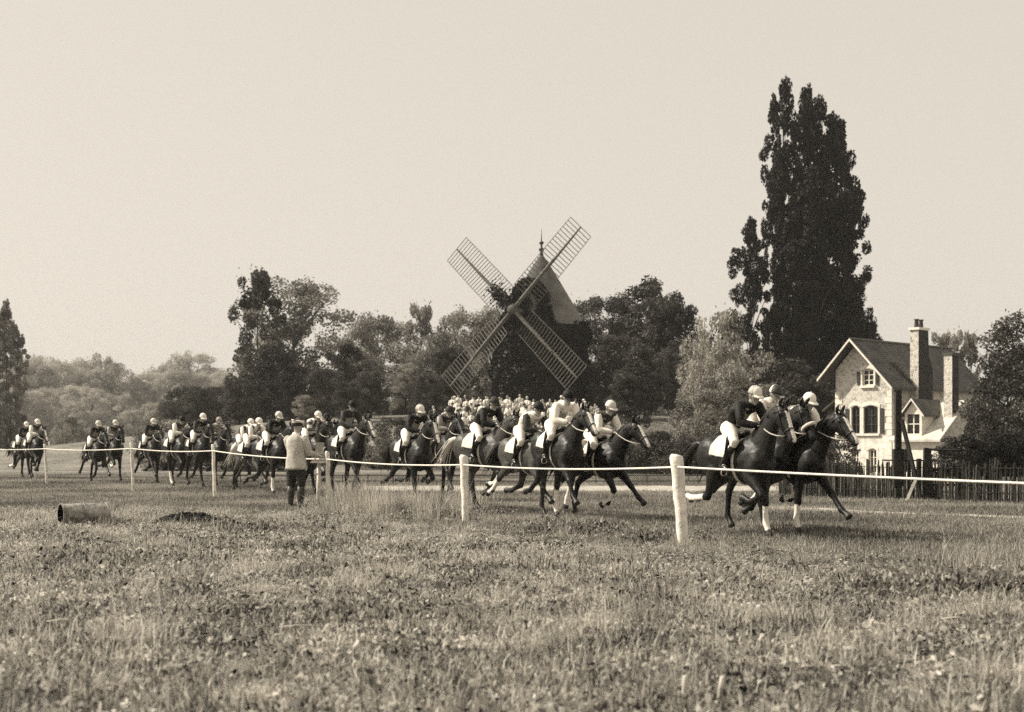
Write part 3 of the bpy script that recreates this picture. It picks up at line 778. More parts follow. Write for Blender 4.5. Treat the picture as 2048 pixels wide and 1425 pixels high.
def build_house():
    O = (px(1713, 80), 80.0, 0)
    Hh = thing('stone_house', O, R(-45), 'pale stone cottage with steep gable, dormer and two tall chimneys', 'house')
    st = bpy.data.materials.new('rubble_stone'); st.use_nodes = True
    n, l = st.node_tree.nodes, st.node_tree.links
    b = n['Principled BSDF']; b.inputs['Roughness'].default_value = .9
    tc = n.new('ShaderNodeTexCoord'); vo = n.new('ShaderNodeTexVoronoi'); vo.inputs['Scale'].default_value = 7.5
    vo2 = n.new('ShaderNodeTexVoronoi'); vo2.inputs['Scale'].default_value = 7.5; vo2.feature = 'DISTANCE_TO_EDGE'
    nz = n.new('ShaderNodeTexNoise'); nz.inputs['Scale'].default_value = 5; nz.inputs['Detail'].default_value = 6
    for t_ in (vo, vo2, nz): l.new(tc.outputs['Object'], t_.inputs['Vector'])
    bwn = n.new('ShaderNodeRGBToBW'); l.new(vo.outputs['Color'], bwn.inputs[0])
    mx = n.new('ShaderNodeMath'); mx.operation = 'ADD'; l.new(bwn.outputs[0], mx.inputs[0]); l.new(nz.outputs['Fac'], mx.inputs[1])
    r = n.new('ShaderNodeValToRGB'); r.color_ramp.elements[0].position = .55; r.color_ramp.elements[0].color = tone(.30)
    r.color_ramp.elements[1].position = 1.25; r.color_ramp.elements[1].position = 1.0; r.color_ramp.elements[1].color = tone(.58)
    l.new(mx.outputs[0], r.inputs[0]); l.new(r.outputs[0], b.inputs['Base Color'])
    bp = n.new('ShaderNodeBump'); bp.inputs['Strength'].default_value = .6; bp.inputs['Distance'].default_value = .05
    l.new(vo2.outputs['Distance'], bp.inputs['Height']); l.new(bp.outputs[0], b.inputs['Normal'])
    white = mat('dressed_stone', .74, var=.08, scale=4, rough=.8)
    slate = mat('slate', .065, var=.35, scale=1.6, rough=.6, bump=.5, bscale=12)
    zinc = mat('pale_tile', .52, var=.15, scale=2.2, rough=.7, bump=.3, bscale=14)
    brick = mat('chimney_brick', .26, var=.5, scale=4, bump=.5, bscale=14)
    glass = mat('window_dark', .012, rough=.15, spec=.5)
    shut = mat('shutter', .05, rough=.7)
    pitch = 2.75 / 2.6
    rz = lambda u: 7.12 - abs(u) * pitch
    front = lambda y: (lambda u, z, d: (u, y + d, z))
    holes = [arch(.38, 1.08, 4.6, 5.45, .06), arch(-.32, .22, 1.92, 3.35), arch(.46, 1.36, 1.92, 3.35), arch(.78, 1.26, -.3, .95), arch(-.3, .14, -.3, .95)]
    outer = [(-1.35, -1.2), (2.2, -1.2), (2.2, rz(2.2) - .16), (0, rz(0) - .16), (-1.35, rz(1.35) - .16)]
    wall_holes('gable_wall', outer, holes, .3, front(0), st, Hh)
    lw = mat('limewash', .72, rough=.9, var=.22, scale=3.0, bump=.5, bscale=9)
    wall_holes('limewashed_base', [(-1.345, -1.19), (2.195, -1.19), (2.195, 1.72), (-1.345, 1.72)], [arch(.64, 1.40, -.31, .97, .26), arch(-.44, .28, -.31, .97, .26)], .02, lambda u, z, d_: (u, -.024 + d_, z), lw, Hh)
    # side walls
    m = MB(); m.box((1.9, .302, -1.2), (2.197, 10.4, rz(2.2) - .12)); link('side_wall', m.mesh('side_wall'), st, Hh)
    m = MB(); m.box((-1.347, .302, -1.2), (-1.05, 10.4, rz(1.35) - .2)); link('side_wall', m.mesh('side_wall'), st, Hh)
    m = MB(); m.box((-1.05, 10.1, -1.2), (1.9, 10.39, 4.2)); link('back_wall', m.mesh('back_wall'), st, Hh)
    # windows set in the reveals
    for (u0, u1, z0, z1, kind) in ((.38, 1.08, 4.6, 5.5, 'a'), (-.32, .22, 1.92, 3.45, 'b'), (.46, 1.36, 1.92, 3.45, 'b'), (.78, 1.26, -.3, 1.03, 'c'), (-.3, .14, -.3, 1.03, 'c')):
        w = MB(); t = .06
        w.box((u0, .10, z0), (u0 + t, .16, z1)); w.box((u1 - t, .10, z0), (u1, .16, z1)); w.box((u0 + t, .10, z0), (u1 - t, .16, z0 + t)); w.box((u0 + t, .10, z1 - t), (u1 - t, .16, z1))
        w.box(((u0 + u1) / 2 - .025, .105, z0 + t), ((u0 + u1) / 2 + .025, .155, z1 - t))
        for zz in ((z0 * 2 + z1) / 3, (z0 + 2 * z1) / 3): w.box((u0 + t, .11, zz - .018), (u1 - t, .15, zz + .018))
        wo = link('window', w.mesh('window'), white if kind != 'b' else shut, Hh)
        gl = MB(); gl.box((u0, .165, z0), (u1, .18, z1)); link('pane', gl.mesh('pane'), glass, wo)
        sl = MB(); sl.box((u0 - .12, -.13, z0 - .13), (u1 + .12, .09, z0 - .004)); link('sill', sl.mesh('sill'), white, wo)
        # dressed surround
        su = MB(); su.box((u0 - .13, -.03, z0), (u0 - .004, -.002, z1 - .1)); su.box((u1 + .004, -.03, z0), (u1 + .13, -.002, z1 - .1))
        k = 8
        for i in range(k):
            ta, tb = i / k, (i + 1) / k
            za = z1 - .1 + .16 * math.sin(math.pi * ta); zb = z1 - .1 + .16 * math.sin(math.pi * tb)
            ua, ub = u0 - .13 + (u1 - u0 + .26) * ta, u0 - .13 + (u1 - u0 + .26) * tb
            su.prism([(ua, -.035, za), (ub, -.035, zb), (ub, -.035, zb + .2), (ua, -.035, za + .2)], (0, .033, 0))
        link('surround', su.mesh('surround'), white, wo)
        if kind != 'c':
            sw = .16 if kind == 'b' else .12
            for sgn, uu in ((-1, u0 - .14), (1, u1 + .14)):
                if kind == 'b' and ((sgn > 0 and u0 < 0) or (sgn < 0 and u0 > 0)): continue
                s = MB(); a, c = sorted((uu, uu + sgn * sw * 1.5))
                s.box((a, -.07, z0 + .02), (c, -.04, z1 - .12))
                for q in range(8):
                    zz = z0 + .1 + (z1 - z0 - .35) * q / 7; s.box((a + .03, -.08, zz), (c - .03, -.07, zz + .05))
                link('shutter', s.mesh('shutter'), shut, Hh)
    # quoins
    for uu, sgn in ((-1.35, 1), (2.2, -1)):
        for i in range(15):
            ln = .42 if i % 2 else .27
            z = -1.1 + i * .36
            if z + .34 > rz(abs(uu)) - .2: break
            qm = MB(); a, c = sorted((uu - sgn * .02, uu + sgn * ln)); qm.box((a, -.028, z), (c, .02, z + .335)); link('quoin', qm.mesh('quoin'), white, Hh)
    # main roof
    t = .11
    for sgn, lab in ((1, 'r'), (-1, 'l')):
        ro = MB(); e = 2.6 if sgn > 0 else 2.05
        poly = [(0, -.70, 7.2), (sgn * e, -.70, 7.2 - e * pitch), (sgn * e, -.70, 7.2 - e * pitch - t), (0, -.70, 7.2 - t)]
        ro.prism(poly, (0, 11.48, 0)); o = link('roof_slope', ro.mesh('roof_slope'), slate, Hh)
        vb = MB(); vb.prism([(0, -.78, 7.23), (sgn * (e + .05), -.78, 7.23 - (e + .05) * pitch), (sgn * (e + .05), -.78, 7.1 - (e + .05) * pitch), (0, -.78, 7.1)], (0, .075, 0))
        link('verge_board', vb.mesh('verge_board'), white, o)
        # slate courses
        K = 22
        cm = MB()
        for i in range(1, K):
            u = e * i / K
            cm.prism([(sgn * u, -.68, 7.204 - u * pitch), (sgn * (u + .06), -.68, 7.204 - (u + .06) * pitch), (sgn * (u + .06), -.68, 7.222 - (u + .06) * pitch), (sgn * u, -.68, 7.208 - u * pitch)], (0, 11.43, 0))
        co = link('slate_courses', cm.mesh('slate_courses'), slate, o)
    rm = MB(); rm.loft([(0, -.70, 7.2), (0, 10.8, 7.2)], [.09, .09], seg=8); link('ridge', rm.mesh('ridge'), slate, Hh)
    # stepped flashing by the chimney
    for i in range(7):
        s = MB(); u = 1.25 + i * .17; s.box((u, 1.45 + i * .06, 7.2 - u * pitch - .1), (u + .12, 1.95, 7.24 - u * pitch + .02)); link('flashing_step', s.mesh('flashing_step'), mat('lead', .05), Hh)
    # lean-to at the far side
    po = MB(); po.prism([(-1.35, 1.0, 4.4), (-2.9, 1.0, 3.3), (-2.9, 1.0, 3.2), (-1.35, 1.0, 4.3)], (0, 3.2, 0)); link('porch_roof', po.mesh('porch_roof'), slate, Hh)
    pw_ = MB(); pw_.box((-2.7, 1.2, -1.2), (-1.36, 4.1, 3.25)); link('porch_wall', pw_.mesh('porch_wall'), mat('porch_boards', .05, var=.3), Hh)
    # cross wing
    holes = [arch(2.9, 3.4, -.2, 1.0), arch(4.1, 4.6, -.2, 1.0)]
    wall_holes('wing_wall', [(2.203, -1.2), (5.0, -1.2), (5.0, 1.7), (2.203, 1.7)], holes, .28, front(.004), white, Hh)
    for (u0, u1, z0, z1) in ((2.9, 3.4, -.2, 1.12), (4.1, 4.6, -.2, 1.12)):
        w = MB(); w.box((u0, .12, z0), (u0+.05, .17, z1)); w.box((u1-.05, .12, z0), (u1, .17, z1)); w.box(((u0+u1)/2-.02, .12, z0), ((u0+u1)/2+.02, .17, z1))
        wo = link('window', w.mesh('window'), shut, Hh); gl = MB(); gl.box((u0, .175, z0), (u1, .19, z1)); link('pane', gl.mesh('pane'), glass, wo)
    ew = MB(); ew.prism([(4.72, .29, -1.2), (4.72, 5.6, -1.2), (4.72, 5.6, 1.75), (4.72, 2.87, 3.6), (4.72, .29, 1.8)], (.27, 0, 0)); link('end_wall', ew.mesh('end_wall'), st, Hh)
    ws = 1.97 / 2.87
    wr = MB(); wr.prism([(2.203, -.3, 1.78 - .3 * ws), (2.203, 2.87, 3.75), (2.203, 2.87, 3.63), (2.203, -.3, 1.66 - .3 * ws)], (3.05, 0, 0)); link('wing_roof', wr.mesh('wing_roof'), zinc, Hh)
    wr = MB(); wr.prism([(2.203, 2.875, 3.75), (2.203, 6.0, 1.6), (2.203, 6.0, 1.48), (2.203, 2.875, 3.63)], (3.05, 0, 0)); link('wing_roof', wr.mesh('wing_roof'), zinc, Hh)
    # dormer
    dm = link('dormer', wall_mesh_dormer(), white, Hh)
    for sgn in (1, -1):
        d = MB(); e = .72
        d.prism([(3.53, -.22, 3.8), (3.53 + sgn * e, -.22, 3.8 - e * 1.25), (3.53 + sgn * e, -.22, 3.72 - e * 1.25), (3.53, -.22, 3.72)], (0, 3.05, 0)); link('dormer_roof', d.mesh('dormer_roof'), slate, dm)
        v = MB(); v.prism([(3.53, -.27, 3.82), (3.53 + sgn * (e + .03), -.27, 3.82 - (e + .03) * 1.25), (3.53 + sgn * (e + .03), -.27, 3.72 - (e + .03) * 1.25), (3.53, -.27, 3.72)], (0, .045, 0)); link('dormer_board', v.mesh('dormer_board'), white, dm)
    gl = MB(); gl.box((3.16, .08, 1.95), (3.9, .1, 2.9)); link('dormer_pane', gl.mesh('dormer_pane'), glass, dm)
    mu = MB(); mu.box((3.5, .03, 1.9), (3.56, .075, 2.9)); mu.box((3.16, .03, 2.4), (3.9, .075, 2.45)); link('dormer_frame', mu.mesh('dormer_frame'), white, dm)
    # chimneys
    ch = MB(); ch.loft([(2.45, 2.6, -.8), (2.45, 2.6, 5.6), (2.45, 2.45, 6.4), (2.45, 2.45, 7.75)], [.25 * 1.414, .25 * 1.414, .25 * 1.414, .25 * 1.414], seg=4)
    me = bpy.data.meshes.new('chimney')
    vsC = []; fsC = []
    for k, (v0, v1, z) in enumerate(((2.0, 3.55, -.8), (2.0, 3.55, 5.5), (2.0, 3.12, 6.3), (2.0, 3.05, 7.72))):
        vsC += [(2.2 + .003, v0, z), (2.72, v0, z), (2.72, v1, z), (2.2 + .003, v1, z)]
        if k: o = 4 * (k - 1); fsC += [(o + i, o + (i+1) % 4, o + 4 + (i+1) % 4, o + 4 + i) for i in range(4)]
    fsC += [(12, 13, 14, 15)]
    me.from_pydata(vsC, [], fsC); c1 = link('chimney', me, st, Hh)
    shade_m = mat('chimney_shade', .022, rough=.7, var=.4, scale=5, bump=.4, bscale=16)  # near-black panels paint the shade on the chimneys' broad sides
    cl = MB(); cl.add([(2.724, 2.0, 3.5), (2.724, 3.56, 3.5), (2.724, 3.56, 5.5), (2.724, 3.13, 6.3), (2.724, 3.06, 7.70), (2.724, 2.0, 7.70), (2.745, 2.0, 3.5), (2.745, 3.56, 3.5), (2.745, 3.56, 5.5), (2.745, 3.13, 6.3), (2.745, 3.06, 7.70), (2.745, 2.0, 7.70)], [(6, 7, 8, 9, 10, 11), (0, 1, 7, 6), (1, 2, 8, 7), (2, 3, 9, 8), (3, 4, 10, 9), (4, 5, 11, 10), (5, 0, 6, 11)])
    link('shade_panel', cl.mesh('shade_panel'), shade_m, c1)
    cp = MB(); cp.box((2.13, 1.92, 7.724), (2.8, 3.13, 7.86)); link('chimney_cap', cp.mesh('chimney_cap'), white, c1)
    for vv in (2.25, 2.75):
        p = MB(); p.loft([(2.46, vv, 7.85), (2.46, vv, 8.05), (2.46, vv, 8.25), (2.46, vv, 8.3), (2.46, vv, 8.34)], [.13, .12, .1, .15, .15], seg=12); link('chimney_pot', p.mesh('chimney_pot', True), mat('pot', .05), c1)
    c2m = MB(); c2m.box((4.55, 1.45, 2.5), (5.04, 2.15, 6.2)); c2 = link('chimney', c2m.mesh('chimney'), st, Hh)
    cl = MB(); cl.box((5.044, 1.45, 3.0), (5.062, 2.15, 6.18)); link('shade_panel', cl.mesh('shade_panel'), shade_m, c2)
    cp = MB(); cp.box((4.49, 1.38, 6.204), (5.1, 2.22, 6.32)); link('chimney_cap', cp.mesh('chimney_cap'), mat('cap_dark', .08), c2)

def wall_mesh_dormer():
    m = MB()
    m.box((3.02, -.02, 1.72), (3.158, .12, 2.95)); m.box((3.902, -.02, 1.72), (4.04, .12, 2.95)); m.box((3.158, -.02, 1.72), (3.902, .12, 1.9))
    m.prism([(3.02, -.02, 2.952), (4.04, -.02, 2.952), (4.04, -.02, 3.0), (3.53, -.02, 3.66), (3.02, -.02, 3.0)], (0, .14, 0))
    m.box((3.02, .122, 1.8), (3.12, 2.2, 2.95)); m.box((3.94, .122, 1.8), (4.04, 2.2, 2.95))
    return m.mesh('dormer')
build_house()

# ------------------------------------------------------------------ fences and posts by the house
def build_fences():
    wood = mat('paling_wood', .03, var=.4, scale=8, rough=.9)
    woodl = mat('paling_pale', .09, var=.3, scale=8, rough=.9)
    F = thing('paling_fence', (px(1590, 36), 36.0, 0), 0, 'dark wooden paling fence in front of the stone cottage', 'fence')
    a = Vector((px(1560, 37.0), 37.0, 0)); b = Vector((px(2070, 32.2), 32.2, 0)); o0 = Vector(F.location)
    n = 215
    pm = []
    for k in range(4):
        m = MB(); w = .014 + .004 * k; h = .78 + .05 * k
        m.loft([(0, 0, -.05), (.006 * (k - 1.5), 0, h * .5), (.01 * (1.5 - k), .004, h), (.008 * (1.5 - k), .004, h + .04)], [w, w * .9, w * .8, w * .2], seg=5); pm.append(m.mesh('pale'))
    random.seed(4)
    for i in range(n):
        p = a.lerp(b, i / (n - 1)) - o0
        q = link('pale', pm[random.randrange(4)], wood if random.random() < .8 else woodl, F)
        q.location = p + Vector((random.uniform(-.012, .012), random.uniform(-.015, .015), random.uniform(-.05, .03)))
        q.rotation_euler = (random.gauss(0, .02), random.gauss(0, .035), random.uniform(0, 3))
    for z in (.25, .55, .82):
        m = MB(); m.loft([a - o0 + Vector((0, -.02, z)), (a + b) / 2 - o0 + Vector((0, -.02, z - .02)), b - o0 + Vector((0, -.02, z))], [.009] * 3, seg=5); link('wire', m.mesh('wire'), wood, F)
    for i in range(9):
        p = a.lerp(b, i / 8) - o0; m = MB(); m.loft([p + Vector((0, .05, -.1)), p + Vector((.01, .05, 1.0))], [.035, .03], seg=7); link('stake', m.mesh('stake'), wood, F)
    # big braced post
    dk = mat('tarred_timber', .022, rough=.9, var=.3, scale=6)
    P = thing('braced_post', (px(1796, 34.3), 34.3, 0), 0, 'tall dark timber post with a sloping brace before the cottage', 'post')
    m = MB(); m.box((-.07, -.07, -.1), (.07, .07, 2.66)); link('upright', m.mesh('upright'), dk, P)
    m = MB(); m.box((-.12, -.05, 2.664), (.14, .05, 2.70)); link('post_cap', m.mesh('post_cap'), woodl, P)
    m = MB(); m.loft([(.06, -.1, 1.95), (.46, -.35, .02)], [.055, .055], seg=4); link('brace', m.mesh('brace'), dk, P)
    m = MB(); m.loft([(.33, -.38, .55), (.03, -.6, .0)], [.045, .045], seg=4); link('short_brace', m.mesh('short_brace'), mat('limed_wood', .5, var=.15), P)
    m = MB(); m.box((-.12, -.1, .35), (.12, .1, 1.25)); link('post_sleeve', m.mesh('post_sleeve'), dk, P)
    m = MB(); m.loft([(-.4, -.05, .98), (.88, -.05, .97)], [.018, .018], seg=5); link('cross_rail', m.mesh('cross_rail'), dk, P)
    Gt = thing('timber_gate', (px(1852, 34), 34.0, 0), 0, 'dark open timber gate frame at the end of the paling fence', 'gate')
    for i, (x, h) in enumerate(((-.17, 1.02), (0, 1.28), (.85, 1.1), (1.7, 1.05))):
        m = MB(); m.box((x - .05, -.05 - .004 * i, -.1), (x + .05, .05 + .004 * i, h)); link('gate_post', m.mesh('gate_post'), dk, Gt)
    for z, x1 in ((1.24, .78), (.75, 1.64), (.4, 1.64)):
        m = MB(); m.loft([(.05, -.01, z), (x1, -.01, z - .02)], [.028, .028], seg=4); link('gate_rail', m.mesh('gate_rail'), dk, Gt)
    for i in range(18):
        m = MB(); x = .1 + i * .085; m.box((x, -.06, -.05), (x + .035, -.045, .82 + .06 * math.sin(i * 2.3))); link('gate_slat', m.mesh('gate_slat'), dk, Gt)
    # low hooped railing along the sandy path
    iron = mat('iron', .02, rough=.6)
    Rl = thing('low_railing', (-8, 47.6, 0), 0, 'low dark wire railing along the far edge of the sandy path', 'railing')
    L0, L1 = px(380, 47.6), px(1480, 47.6)
    for z in (.30, .12):
        m = MB(); m.loft([(L0 + 8, 0, z), (L1 + 8, 0, z)], [.014, .014], seg=5); link('rail', m.mesh('rail'), iron, Rl)
    sm = MB(); sm.loft([(0, 0, -.05), (0, 0, .34)], [.016, .014], seg=6); sme = sm.mesh('stanchion')
    x = L0
    while x < L1:
        o = link('stanchion', sme, iron, Rl); o.location = (x + 8, 0, 0); o.rotation_euler = (0, random.gauss(0, .03), 0); x += .85
build_fences()

# ------------------------------------------------------------------ rope posts
def build_rope():
    paint = mat('white_paint', .74, var=.2, scale=9, rough=.65, bump=.25, bscale=30)
    worn = mat('worn_white_paint', .62, var=.2, scale=9, rough=.7)
    ropem = mat('rope_white', .80, rough=.8, bump=.4, bscale=200)
    def post(loc, h, r0, r1, lean, label, m, notch=True):
        x, y = loc; z0 = gz(x, y)
        t = thing('rail_post', (x, y, z0), 0, label, 'post', 'white posts carrying the course rope')
        t.rotation_euler = (R(lean[1]), R(lean[0]), 0)
        b = MB(); K = 10
        b.loft([(.006 * math.sin(i * 1.7), .004 * math.sin(i * 2.3), -.15 + (h + .13) * i / K) for i in range(K + 1)] + [(0, 0, h)], [r0 + (r1 - r0) * i / K for i in range(K + 1)] + [r1 * .8], seg=16)
        link('shaft', b.mesh('shaft', True), m, t)
        c = MB(); zc = h - .16
        c.loft([(0, 0, zc - .012), (0, 0, zc - .012), (0, 0, zc + .012), (0, 0, zc + .012)], [r1 * .9, r1 + .010, r1 + .010, r1 * .9], seg=16, cap=False)
        link('rope_collar', c.mesh('rope_collar', True), ropem, t)
        return Vector((x, y, z0)), h
    specs = [((2.3, 19.05), 1.24, .072, .09, (-4.5, 0), 'nearest and thickest white post, leaning, before the leading horses', paint),
             ((-.8, 24.6), 1.20, .055, .075, (-1.5, 0), 'second nearest white post, in front of the middle horses', paint),
             ((-3.83, 29.7), 1.22, .04, .05, (-1, 0), 'white post half hidden in tall grass beside the official', worn),
             ((-7.5, 35.9), 1.36, .045, .04, (-2, 0), 'slim white post left of the official', paint),
             ((-10.7, 40.2), 1.40, .04, .045, (-2.5, 0), 'slim pale post before the single rider in black', worn),
             ((-15.5, 47.4), 1.36, .04, .045, (-3, 0), 'slim pale post before the rearmost pair of riders', worn)]
    tops = [Vector((9.1, 9.0, .98))]
    for loc, h, r0, r1, lean, lab, m in specs:
        p, hh = post(loc, h, r0, r1, lean, lab, m)
        tops.append(p + Vector((math.sin(R(lean[0])) * (hh - .16), -r1 * .9, hh - .16)))
    tops.append(Vector((-21.5, 55.5, 1.2)))
    rp = MB(); pts = []
    for a, b in zip(tops, tops[1:]):
        N = 16
        for i in range(N):
            t = i / N; p = a.lerp(b, t); p.z -= .05 * 4 * t * (1 - t)
            pts.append(p)
    pts.append(tops[-1])
    rp.loft(pts, [.014] * len(pts), seg=7)
    tag(link('rope', rp.mesh('rope', True), ropem), 'white rope strung from post to post along the course', 'rope')
build_rope()

# ------------------------------------------------------------------ horses
FORE = (.42, .30, .13, .085)
HIND = (.48, .40, .14, .085)
# fore legs: elbow dx, forearm, cannon, pastern ; hind legs: stifle dx dz, gaskin, cannon, pastern (degrees, forward positive)
POSES = [
    dict(f=[(.10, 44, 40, 62), (-.02, -4, -8, 25)], h=[(.02, .0, -58, -48, -70), (.10, .05, -18, -72, -95)], neck=42, head=46),
    dict(f=[(.05, 52, -48, -95), (-.05, -26, -40, -75)], h=[(.20, -.02, 2, 16, 48), (.04, 0, -32, -6, 38)], neck=50, head=58),
    dict(f=[(.09, 50, 46, 60), (.05, 34, -36, -80)], h=[(-.02, 0, -52, -18, 10), (-.05, .0, -66, -46, -60)], neck=40, head=46),
    dict(f=[(.0, 6, 2, 28), (.04, 46, -70, -115)], h=[(-.03, .02, -50, -66, -90), (.05, .04, -26, -84, -105)], neck=53, head=60),
    dict(f=[(-.04, -22, -30, -20), (.08, 40, 26, 55)], h=[(.14, .0, -10, -10, 30), (.06, .03, -30, -60, -85)], neck=45, head=44),
]
for _p, _n, _h in ((0, 40, 44), (1, 44, 50), (2, 37, 40), (3, 50, 56)):       # the same strides on the other lead, other head carriage
    POSES.append(dict(f=POSES[_p]['f'][::-1], h=POSES[_p]['h'][::-1], neck=_n, head=_h))
HORSE = {}
TRUNK = [(-.84, 1.25, .10, .10), (-.77, 1.23, .21, .18), (-.64, 1.215, .31, .255), (-.46, 1.215, .335, .285), (-.28, 1.21, .315, .275), (-.10, 1.185, .305, .265),
         (.08, 1.16, .325, .275), (.24, 1.15, .35, .275), (.38, 1.16, .375, .25), (.50, 1.15, .36, .225), (.62, 1.13, .30, .20), (.72, 1.12, .20, .15), (.78, 1.12, .08, .07)]
def trunk_at(x):
    for a, b in zip(TRUNK, TRUNK[1:]):
        if a[0] <= x <= b[0]:
            t = (x - a[0]) / (b[0] - a[0]); return [a[i] + (b[i] - a[i]) * t for i in range(1, 4)]
    return TRUNK[-1][1:]
def pol(a, r): return Vector((math.sin(R(a)) * r, 0, -math.cos(R(a)) * r))

def build_horse(pi):
    P = POSES[pi]; mb = MB()
    mb.loft([(x, 0, z) for x, z, h, w in TRUNK], [w for x, z, h, w in TRUNK], [h for x, z, h, w in TRUNK], seg=18, side=(0, 1, 0))
    mb.ball((-.5, .12, 1.28), (.27, .165, .25)); mb.ball((-.5, -.12, 1.28), (.27, .165, .25))
    mb.ball((.40, 0, 1.43), (.2, .09, .13))
    # neck and head
    na, hd = R(P['neck']), R(P['head'])
    nb = Vector((.50, 0, 1.26)); nd = Vector((math.cos(na), 0, math.sin(na)))
    poll = nb + nd * .80
    arch_v = Vector((-nd.z, 0, nd.x))
    npts = [nb - nd * .12, nb + nd * .12 + arch_v * .01, nb + nd * .38 + arch_v * .04, nb + nd * .62 + arch_v * .045, poll + arch_v * .0]
    mb.loft(npts, [.17, .15, .115, .09, .08], [.33, .285, .205, .155, .12], seg=14, side=(0, 1, 0))
    hdv = Vector((math.cos(hd), 0, -math.sin(hd))); hup = Vector((math.sin(hd), 0, math.cos(hd)))
    h0 = poll - hdv * .06 + hup * .03
    def hp(s, u=0, y=0): return h0 + hdv * s + hup * u + Vector((0, y, 0))
    HS = [(0, -.02, .07, .08), (.07, -.02, .095, .12), (.17, -.03, .105, .15), (.28, -.02, .085, .125), (.40, 0, .066, .09), (.50, .0, .062, .078), (.57, -.005, .066, .075), (.62, -.015, .05, .05)]
    mb.loft([hp(s, u) for s, u, w, h in HS], [w for s, u, w, h in HS], [h for s, u, w, h in HS], seg=12, side=(0, 1, 0))
    mb.ball(hp(.15, -.09, .06), (.08, .04, .08)); mb.ball(hp(.15, -.09, -.06), (.08, .04, .08))
    for s in (1, -1):
        mb.loft([hp(.01, .07, s * .05), hp(-.03, .14, s * .065), hp(-.04, .21, s * .06)], [.03, .034, .008], seg=8)
        mb.ball(hp(.16, .055, s * .09), .028, 8, 6)
    legs = {}
    for i, (s, nm) in enumerate(((1, 'fl'), (-1, 'fr'))):
        dx, a1, a2, a3 = P['f'][i]; y = s * .155
        sh = Vector((.55, s * .13, 1.16)); e = Vector((.43 + dx, y, .94)); k = e + pol(a1, FORE[0]); f = k + pol(a2, FORE[1]); p = f + pol(a3, FORE[2]); hf = p + pol(a3 * .8 + (0 if a3 > 0 else -5), FORE[3])
        mb.loft([sh + Vector((-.03, 0, .12)), sh, (sh + e) / 2, e], [.07, .10, .10, .085], [.16, .18, .16, .125], seg=12, side=(0, 1, 0))
        mb.loft([e + Vector((0, 0, .05)), e, e.lerp(k, .3), e.lerp(k, .65), e.lerp(k, .92), k, k.lerp(f, .12), k.lerp(f, .35), k.lerp(f, .8), f, f.lerp(p, .5), p],
                [.09, .09, .082, .062, .058, .063, .053, .043, .043, .053, .045, .049], [.125, .122, .10, .074, .064, .068, .058, .049, .050, .060, .049, .052], seg=10, side=(0, 1, 0))
        mb.loft([p, p.lerp(hf, .5), hf], [.05, .060, .068], [.052, .064, .074], seg=10, side=(0, 1, 0))
        legs[nm] = (k, f, p, hf)
    for i, (s, nm) in enumerate(((1, 'hl'), (-1, 'hr'))):
        dx, dz, a1, a2, a3 = P['h'][i]; y = s * .145
        hip = Vector((-.56, s * .12, 1.26)); st = Vector((-.38 + dx, s * .165, .99 + dz)); k = st + pol(a1, HIND[0]); k.y = y; f = k + pol(a2, HIND[1]); p = f + pol(a3, HIND[2]); hf = p + pol(a3 * .8, HIND[3])
        mb.loft([hip + Vector((-.02, 0, .08)), hip, hip.lerp(st, .5), st], [.12, .15, .135, .105], [.24, .26, .23, .165], seg=12, side=(0, 1, 0))
        mb.loft([st + Vector((0, 0, .04)), st, st.lerp(k, .3), st.lerp(k, .65), st.lerp(k, .92), k, k.lerp(f, .12), k.lerp(f, .4), k.lerp(f, .85), f, f.lerp(p, .5), p],
                [.11, .11, .098, .064, .054, .057, .052, .045, .045, .053, .045, .049], [.16, .165, .14, .088, .072, .082, .068, .053, .053, .062, .050, .053], seg=10, side=(0, 1, 0))
        mb.loft([p, p.lerp(hf, .5), hf], [.05, .058, .066], [.052, .062, .070], seg=10, side=(0, 1, 0))
        legs[nm] = (k, f, p, hf)
    me = remesh(mb, .019, 5, 'horse_body_%d' % pi)
    zmin = min(min(q[3].z for q in legs.values()) - .055, 1e9)
    lift = -zmin
    # masks: four socks, blaze, hooves, dark points
    nv = len(me.vertices); co = np.zeros(nv * 3); me.vertices.foreach_get('co', co); co = co.reshape(-1, 3)
    def segd(a, b):
        a, b = np.array(a), np.array(b); ab = b - a
        t = np.clip(((co - a) @ ab) / (ab @ ab), 0, 1)
        return np.linalg.norm(co - (a + t[:, None] * ab), axis=1), t
    def setattr_(n, v):
        a = me.attributes.new(n, 'FLOAT', 'POINT'); a.data.foreach_set('value', v.astype(np.float32))
    hoof = np.zeros(nv); pts_d = np.zeros(nv)
    for nm, (k, f, p, hf) in legs.items():
        d1, t1 = segd(k.lerp(f, .35), p); m = ((d1 < .075) & (co[:, 2] < 1.0)).astype(float)
        d2, t2 = segd(p.lerp(hf, .15), hf + (hf - p) * .5); hm = ((d2 < .085) & (d2 < d1 + .005)).astype(float)
        setattr_('sock_' + nm, m * (1 - hm)); hoof = np.maximum(hoof, hm)
        d3, _ = segd(k, f); pts_d = np.maximum(pts_d, (d3 < .09).astype(float))
    setattr_('hoof', hoof); setattr_('points', pts_d)
    fr = (co - np.array(h0)) @ np.array(hdv); upc = (co - np.array(h0)) @ np.array(hup)
    setattr_('blaze', ((fr > .10) & (fr < .66) & (np.abs(co[:, 1]) < .035) & (upc > .02)).astype(float))
    # --- separate parts
    parts = {}
    tail = MB()
    tp = [(-.82, 0, 1.38), (-.95, .0, 1.42), (-1.12, .02, 1.36), (-1.30, .03, 1.20), (-1.42, .02, 1.00), (-1.50, 0, .84)]
    tail.loft(tp, [.03, .045, .065, .07, .05, .008], [.035, .05, .08, .09, .06, .008], seg=10, side=(0, 1, 0))
    g = random.Random(pi)
